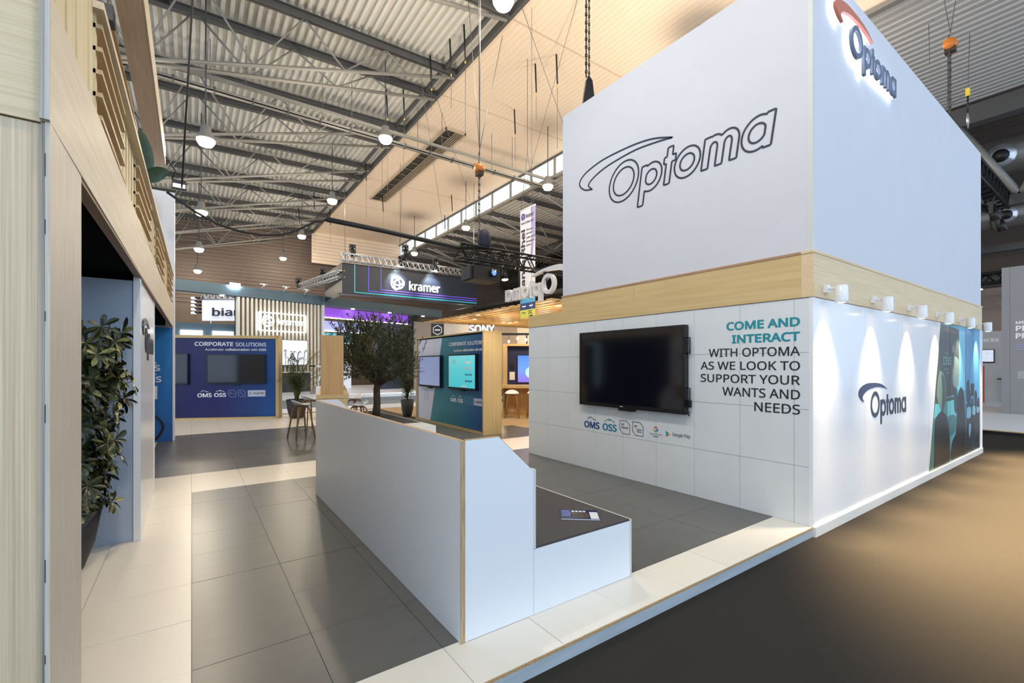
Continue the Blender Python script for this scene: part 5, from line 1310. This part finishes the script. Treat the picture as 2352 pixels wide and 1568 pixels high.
# straps and thin wires hanging from the roof
rw = random.Random(21)
ws_ = [(rw.uniform(5.8, 8.0) if i % 3 else rw.uniform(9, 15), rw.uniform(12, 36), rw.uniform(8.3, 10.8)) for i in range(16)]
thc = math.atan2(736, 1043)
ws_.sort(key=lambda p: (p[0] * math.cos(thc) - p[1] * math.sin(thc)) / (p[0] * math.sin(thc) + p[1] * math.cos(thc)))
for i, (x, y, zl) in enumerate(ws_):
    zt = (zroof(x) - .0) if x < 8.1 else 12.51
    t = thing('rigging_wire', 'thin roof wire with black strap at its top, %s from the left' % ORD[i], 'wire', (x, y, zl), group='loose rigging wires under the roof')
    smooth(MB().tube([(x, y, zt), (x + .05, y, 11.5)], .03, 5)).build('strap', m_black, t)
    smooth(MB().tube([(x + .05, y, 11.5), (x + .05, y, zl)], .008, 4)).build('wire', m_wire, t)
    smooth(MB().lathe([(.01, -.1), (.03, -.05), (.01, 0)], (x + .05, y, 11.45), 6)).build('tag', m_yellow, t)
for i, (a, b) in enumerate((((6.6, 11.57, 12.4), (5.2, 8.6, 6.3)), ((8.3, 12.3, 12.4), (5.1, 8.5, 6.2)), ((7.9, 10.86, 12.5), (13.2, 13.5, 9.0)), ((9.24, 9.7, 12.5), (15, 20, 11.4)), ((7.82, 16.3, 12.3), (11.5, 20, 10)), ((6.5, 14.9, 12.3), (12, 23.2, 7.1)), ((7.4, 18.3, 12.3), (9, 23.2, 7.1)), ((23, 4, 11.5), (14.2, 3.4, 7.2)), ((17.5, 3.8, 11.55), (13.9, 3.0, 8.6)), ((19, 3.2, 11.55), (17, 2.9, 8.9)))):
    o = smooth(MB().tube([a, b], .009, 4)).build('guy_wire', m_wire); tag(o, 'slanting steel guy wire under the roof, %s of ten from the left' % ORD[i], 'wire', 'slanting guy wires')
sl_ = thing('wire_pulley', 'yellow and grey pulley clips on the wires, upper right', 'clip', (17.0, 2.9, 8.9))
smooth(MB().tube([(17, 2.9, 8.9), (17, 2.9, 8.4)], .02, 5)).build('rope', m_black, sl_)
smooth(MB().tube([(17, 2.9, 8.4), (17.1, 2.9, 8.2), (17, 2.9, 8.0), (16.9, 2.9, 8.2), (17, 2.9, 8.4)], .02, 6)).build('carabiner', m_alu, sl_)
MB().box(16.95, 17.05, 2.86, 2.94, 8.85, 9.05).build('clip', m_yellow, sl_)
# small flood lamp and loudspeaker at the canopy of the wooden stand
sf = thing('flood_lamp', 'small black flood lamp beyond the canopy edge', 'lamp', (-.2, 10.6, 5.0))
MB().box(-.30, -.08, 10.5, 10.62, 4.95, 5.1).build('body', m_black, sf); MB().box(-.28, -.10, 10.49, 10.5, 4.96, 5.02).build('lens', m_lens_cool, sf)
smooth(MB().tube([(-.30, 10.56, 5.1), (-.25, 10.56, 5.28), (-.38, 10.3, 5.4)], .012, 6)).build('bracket', m_black, sf)
sk = thing('loudspeaker', 'black box loudspeaker at the canopy, top of picture', 'speaker', (-.25, 5.7, 5.3))
MB().box(-.40, -.18, 5.55, 5.8, 5.32, 5.55).build('cabinet', m_black, sk); MB().box(-.36, -.22, 5.54, 5.55, 5.35, 5.5).build('grille', m_bezel, sk)
wh = thing('rigging_wire', 'thick dark wire with yellow tag beside the canopy', 'wire', (0.05, 8.5, 5.4), group='dark rigging wires')
smooth(MB().tube([(.02, 8.0, 12.375), (.02, 8.2, 7.2), (-.12, 8.4, 4.3)], .014, 5)).build('wire', m_cable, wh)
smooth(MB().lathe([(.03, 0), (.05, .1), (.03, .2)], (.02, 8.12, 8.6), 6)).build('tag', m_yellow, wh)

# ================================================================ plants
def leaf_quad(mb, base, d, up, L, wd):
    base, d, up = Vector(base), Vector(d).normalized(), Vector(up)
    s = d.cross(up)
    if s.length < 1e-3: s = d.cross(Vector((1, 0, 0)))
    s.normalize(); n = s.cross(d)
    m1 = base + d * L * .45 - n * L * .03; tip = base + d * L - n * L * .12
    mb.add([base, m1 + s * wd / 2 + n * wd * .12, tip, m1 - s * wd / 2 + n * wd * .12, m1], [(0, 1, 4), (1, 2, 4), (2, 3, 4), (3, 0, 4)])
def leaf_oval(mb, base, d, up, L, wd):
    base, d, up = Vector(base), Vector(d).normalized(), Vector(up)
    s = d.cross(up)
    if s.length < 1e-3: s = d.cross(Vector((1, 0, 0)))
    s.normalize(); n = s.cross(d); vs = [base]
    for f, w_, dr_ in ((.3, .6, .02), (.62, 1.0, .07), (.88, .72, .15)):
        m1 = base + d * L * f - n * L * dr_
        vs += [m1 + s * wd * w_ / 2 + n * wd * .1, m1, m1 - s * wd * w_ / 2 + n * wd * .1]
    vs.append(base + d * L - n * L * .2)
    mb.add(vs, [(0, 1, 2), (0, 2, 3), (1, 4, 5, 2), (2, 5, 6, 3), (4, 7, 8, 5), (5, 8, 9, 6), (7, 10, 8), (8, 10, 9)])
def leaf_mat(name, a, b, sc=6, rough=.45):
    return mat(name, a, rough, noise=1, rgb2=b, nscale=sc)

# olive tree
ol = thing('olive_tree', 'olive tree with rounded dark crown rising from the planter block', 'tree', (3.6, 10.75, .44))
ro = random.Random(4)
c0 = Vector((3.6, 10.75, .44)); cc = c0 + Vector((-.05, .05, 1.42))
smooth(MB().tube([c0 + Vector((0, 0, -.05)), c0 + Vector((.03, 0, .3)), c0 + Vector((.02, 0, .62)), c0 + Vector((.05, 0, .75))], [.10, .085, .08, .085], 10)).build('trunk', mat('olive_bark', (96, 80, 62), .9, noise=.6, nscale=14, stretch=(1, 1, .3), bump=.8), ol)
tips = []
rr = Vector((.817, -.576, 0)); ff = Vector((.576, .817, 0))
for k in range(16):
    a = 2 * math.pi * k / 16 + ro.uniform(-.2, .2); el = ro.uniform(.25, 1.3)
    d_ = (rr * math.cos(a) + ff * math.sin(a)) * math.cos(el) + Vector((0, 0, math.sin(el)))
    s0 = c0 + Vector((.05, 0, .72)); p1 = s0 + d_ * .35 + Vector((0, 0, .05)); p2 = s0 + d_ * .75 + Vector((ro.uniform(-.1, .1), ro.uniform(-.1, .1), .06))
    smooth(MB().tube([s0, p1, p2], [.045, .028, .010], 6)).build('branch', mat('olive_bark', (96, 80, 62), .9), ol)
mb = MB(); tw_ = MB()
for k in range(1250):
    while True:
        u_ = Vector((ro.uniform(-1, 1), ro.uniform(-1, 1), ro.uniform(-1, 1)))
        if .12 < u_.length < 1: break
    if ro.random() < .55: u_ = u_.normalized() * ro.uniform(.72, 1.0)
    lump = 1 + .14 * math.sin(5 * u_.x + 2) * math.sin(4 * u_.z + 1) + .1 * math.sin(9 * u_.y)
    p = cc + (rr * u_.x * 1.02 + ff * u_.y * .95) * lump + Vector((0, 0, u_.z * (.88 if u_.z > 0 else .62) * lump))
    out = (p - (cc - Vector((0, 0, .7)))).normalized(); dr = (out * .8 + Vector((ro.uniform(-.6, .6), ro.uniform(-.6, .6), ro.uniform(-.25, .75)))).normalized()
    if u_.z < -.5: dr.z -= .5; dr.normalize()
    L = ro.uniform(.16, .32); tw_.tube([p - dr * .05, p + dr * L], .004, 3, cap=False)
    for q in range(13):
        t_ = q / 13; lp = p + dr * L * t_
        side = Vector((ro.uniform(-1, 1), ro.uniform(-1, 1), ro.uniform(-.6, .8)))
        leaf_quad(mb, lp, dr * .7 + side * .8, (ro.uniform(-.3, .3), ro.uniform(-.3, .3), 1), ro.uniform(.055, .09), ro.uniform(.020, .032))
o = mb.build('foliage', leaf_mat('olive_leaf', (98, 106, 70), (48, 56, 34), 9), ol, fix=False); o['kind'] = 'stuff'
o = tw_.build('twigs', mat('olive_twig', (84, 72, 54), .9), ol, fix=False); o['kind'] = 'stuff'

# variegated umbrella plant in the recess
def pot(t, c, r0, r1, h, m):
    c = Vector(c)
    smooth(MB().lathe([(r0 * .9, 0), (r0, .015), ((r0 + r1) * .53, h * .45), (r1, h), (r1 - .02, h), (r1 - .03, h - .05), (0.001, h - .06)], c, 28, cap=False)).build('pot', m, t)
    smooth(MB().lathe([(r1 - .03, h - .05), (.001, h - .03)], c, 20, cap=False)).build('soil', mat('soil', (40, 32, 26), .95), t)
m_pot = mat('pot_anthracite', (46, 46, 48), .6)
up = thing('potted_plant', 'variegated umbrella plant in tall dark pot, left recess', 'plant', (-.86, 5.0, 0))
pot(up, (-.86, 5.0, 0), .15, .26, .48, m_pot)
ru = random.Random(9)
m_stem = mat('plant_stem', (74, 74, 44), .8)
leaves_d = MB(); leaves_v = MB(); stems = MB()
for k in range(13):
    a = ru.uniform(0, 6.28); p = Vector((-.86 + .08 * math.cos(a), 5.0 + .08 * math.sin(a), .44)); H_ = ru.uniform(.95, 1.62); pts = [p]
    lean = Vector((math.cos(a), math.sin(a), 0)) * ru.uniform(.04, .2)
    for q in range(1, 6): pts.append(p + Vector((0, 0, H_ * q / 5)) + lean * (q / 5) * H_ / 1.2)
    smooth(MB().tube(pts, [.014, .013, .012, .011, .009, .006], 6)).build('stem', m_stem, up)
    for q in range(int(H_ * 15)):
        t_ = q / (H_ * 15); s0 = pts[0].lerp(pts[-1], t_ * .98 + .02); b_ = ru.uniform(0, 6.28); pet = ru.uniform(.10, .27)
        dv = Vector((math.cos(b_), math.sin(b_), ru.uniform(-.1, .6))).normalized(); e_ = s0 + dv * pet
        stems.tube([s0, e_], .003, 3, cap=False)
        nl = ru.choice((7, 8, 9)); var = ru.random() < .38
        for j in range(nl):
            an = 2 * math.pi * j / nl + ru.uniform(-.15, .15)
            ax = dv.cross(Vector((0, 0, 1))).normalized() if abs(dv.z) < .95 else Vector((1, 0, 0)); ay = ax.cross(dv)
            ld_ = (ax * math.cos(an) + ay * math.sin(an)) * .9 + dv * .35 - Vector((0, 0, .28))
            leaf_oval(leaves_v if (var and j % 2) else leaves_d, e_, ld_, dv + Vector((0, 0, .6)), ru.uniform(.09, .15), ru.uniform(.034, .05))
o = leaves_d.build('dark_leaves', leaf_mat('umbrella_leaf', (58, 66, 34), (28, 34, 18), 8, .3), up, fix=False); o['kind'] = 'stuff'
o = leaves_v.build('variegated_leaves', leaf_mat('umbrella_leaf_v', (168, 164, 92), (66, 74, 38), 26, .35), up, fix=False); o['kind'] = 'stuff'
o = stems.build('leaf_stalks', m_stem, up, fix=False); o['kind'] = 'stuff'

# bamboo palm in a round pot
bpalm = thing('potted_plant', 'bamboo palm with fine arching fronds in round black pot', 'plant', (2.68, 15.45, 0))
pot(bpalm, (2.68, 15.45, 0), .20, .30, .58, m_pot)
rb_ = random.Random(13); fr = MB()
for k in range(34):
    a = 2 * math.pi * k / 34 + rb_.uniform(-.2, .2); H_ = rb_.uniform(.8, 2.0); sp_d = rb_.uniform(.2, .85); p = Vector((2.68, 15.45, .54)); pts = []
    if math.cos(a) < .2: sp_d *= .4
    for q in range(9):
        t_ = q / 8; pts.append(p + Vector((math.cos(a), math.sin(a), 0)) * (.05 + sp_d * t_ ** 2.2 * 1.5) + Vector((0, 0, H_ * (t_ - .18 * t_ ** 3))))
    smooth(MB().tube(pts, [.012 - .0011 * q for q in range(9)], 5)).build('cane', mat('cane', (96, 104, 50), .7), bpalm)
    for q in range(26):
        t_ = .3 + .69 * q / 26; i0 = int(t_ * 8); f_ = t_ * 8 - i0; s0 = pts[i0].lerp(pts[min(i0 + 1, 8)], f_)
        tg = (pts[min(i0 + 1, 8)] - pts[i0]).normalized(); sd_ = tg.cross(Vector((0, 0, 1))).normalized() * (1 if q % 2 else -1)
        leaf_quad(fr, s0, sd_ + tg * .5 + Vector((rb_.uniform(-.2, .2), rb_.uniform(-.2, .2), -.25)), (0, 0, 1), rb_.uniform(.2, .38), .042)
o = fr.build('fronds', leaf_mat('palm_leaf', (140, 150, 78), (74, 88, 42), 5), bpalm, fix=False); o['kind'] = 'stuff'

# leafy shrub at the far end of the teal wall
shb = thing('potted_plant', 'glossy leafy shrub in slim dark pot at the teal wall end', 'plant', (5.62, 13.75, 0))
pot(shb, (5.62, 13.75, 0), .13, .21, .55, m_pot)
rs_ = random.Random(17); sv = MB()
for k in range(12):
    a = rs_.uniform(0, 6.28); H_ = rs_.uniform(.7, 1.35); e_ = Vector((5.62 + .28 * math.cos(a) * rs_.random(), 13.75 + .28 * math.sin(a) * rs_.random(), .52 + H_))
    smooth(MB().tube([(5.62, 13.75, .5), ((5.62 + e_.x) / 2, (13.75 + e_.y) / 2, .5 + H_ * .55), e_], [.01, .008, .004], 5)).build('stem', m_stem, shb)
    for q in range(46):
        t_ = .15 + .85 * rs_.random(); p = Vector((5.62, 13.75, .5)).lerp(e_, t_); dv = Vector((rs_.uniform(-1, 1), rs_.uniform(-1, 1), rs_.uniform(-.4, .8)))
        leaf_oval(sv, p + dv * .1, dv, (0, 0, 1), rs_.uniform(.09, .15), rs_.uniform(.04, .06))
o = sv.build('leaves', leaf_mat('shrub_leaf', (84, 96, 56), (36, 46, 26), 7, .3), shb, fix=False); o['kind'] = 'stuff'
# dark hedge plant beside the oak bar
hg = thing('potted_plant', 'dark tall hedge plant left of the oak bar in the gap', 'plant', (8.0, 12.3, -.004))
pot(hg, (8.0, 12.35, -.004), .15, .2, .4, m_pot); hv = MB()
for q in range(800):
    z = rs_.uniform(.35, 1.95); a = rs_.uniform(0, 6.28); r_ = .2 * math.sqrt(rs_.random()); dv = Vector((math.cos(a), math.sin(a), rs_.uniform(-.3, .7)))
    leaf_quad(hv, (8.0 + r_ * math.cos(a), 12.35 + r_ * math.sin(a), z), dv, (0, 0, 1), .12, .05)
o = hv.build('leaves', leaf_mat('hedge_leaf', (66, 70, 36), (30, 36, 20), 6), hg, fix=False); o['kind'] = 'stuff'
smooth(MB().tube([(8.0, 12.35, .3), (8.0, 12.35, 1.8)], .02, 6)).build('stem', m_stem, hg)

# big-leaved plant on the balcony
bl = thing('potted_plant', 'big-leaved banana-like plant standing on the balcony', 'plant', (-.72, 6.6, 2.93))
pot(bl, (-.75, 6.6, 2.93), .10, .14, .3, m_pot)
def big_leaf(base, mid, tip, w, nm):
    base, mid, tip = map(Vector, (base, mid, tip)); mb = MB(); n = 12; vs = []
    for i in range(n + 1):
        t_ = i / n; p = base * (1 - t_) ** 2 + mid * 2 * t_ * (1 - t_) + tip * t_ ** 2
        tg = ((mid - base) * (1 - t_) + (tip - mid) * t_).normalized(); s = tg.cross(Vector((.5, -.85, .15))).normalized()
        nn = s.cross(tg); ww = w * (math.sin(math.pi * min(1, .06 + t_ * .94)) ** .55) * (1 - .12 * t_)
        if t_ < .02 or t_ > .985: ww *= .25
        vs += [p - s * ww / 2 + nn * ww * .16, p, p + s * ww / 2 + nn * ww * .16]
    fs = []
    for i in range(n):
        a = 3 * i; fs += [(a, a + 1, a + 4, a + 3), (a + 1, a + 2, a + 5, a + 4)]
    mb.add(vs, fs); o = smooth(mb).build('leaf', leaf_mat('banana_leaf', (46, 72, 44), (26, 48, 30), 12, .35), bl, fix=False)
    smooth(MB().tube([Vector((-.75, 6.6, 3.2)), base], [.02, .012], 6)).build('leaf_stalk', m_stem, bl)
big_leaf((-.42, 6.6, 3.80), (-.45, 6.6, 4.05), (-.475, 6.6, 4.31), .19, 1)
big_leaf((-.43, 6.6, 3.74), (-.34, 6.58, 3.84), (-.205, 6.55, 3.88), .16, 2)
big_leaf((-.55, 6.7, 3.7), (-.75, 6.8, 4.0), (-.95, 6.9, 4.1), .2, 3)
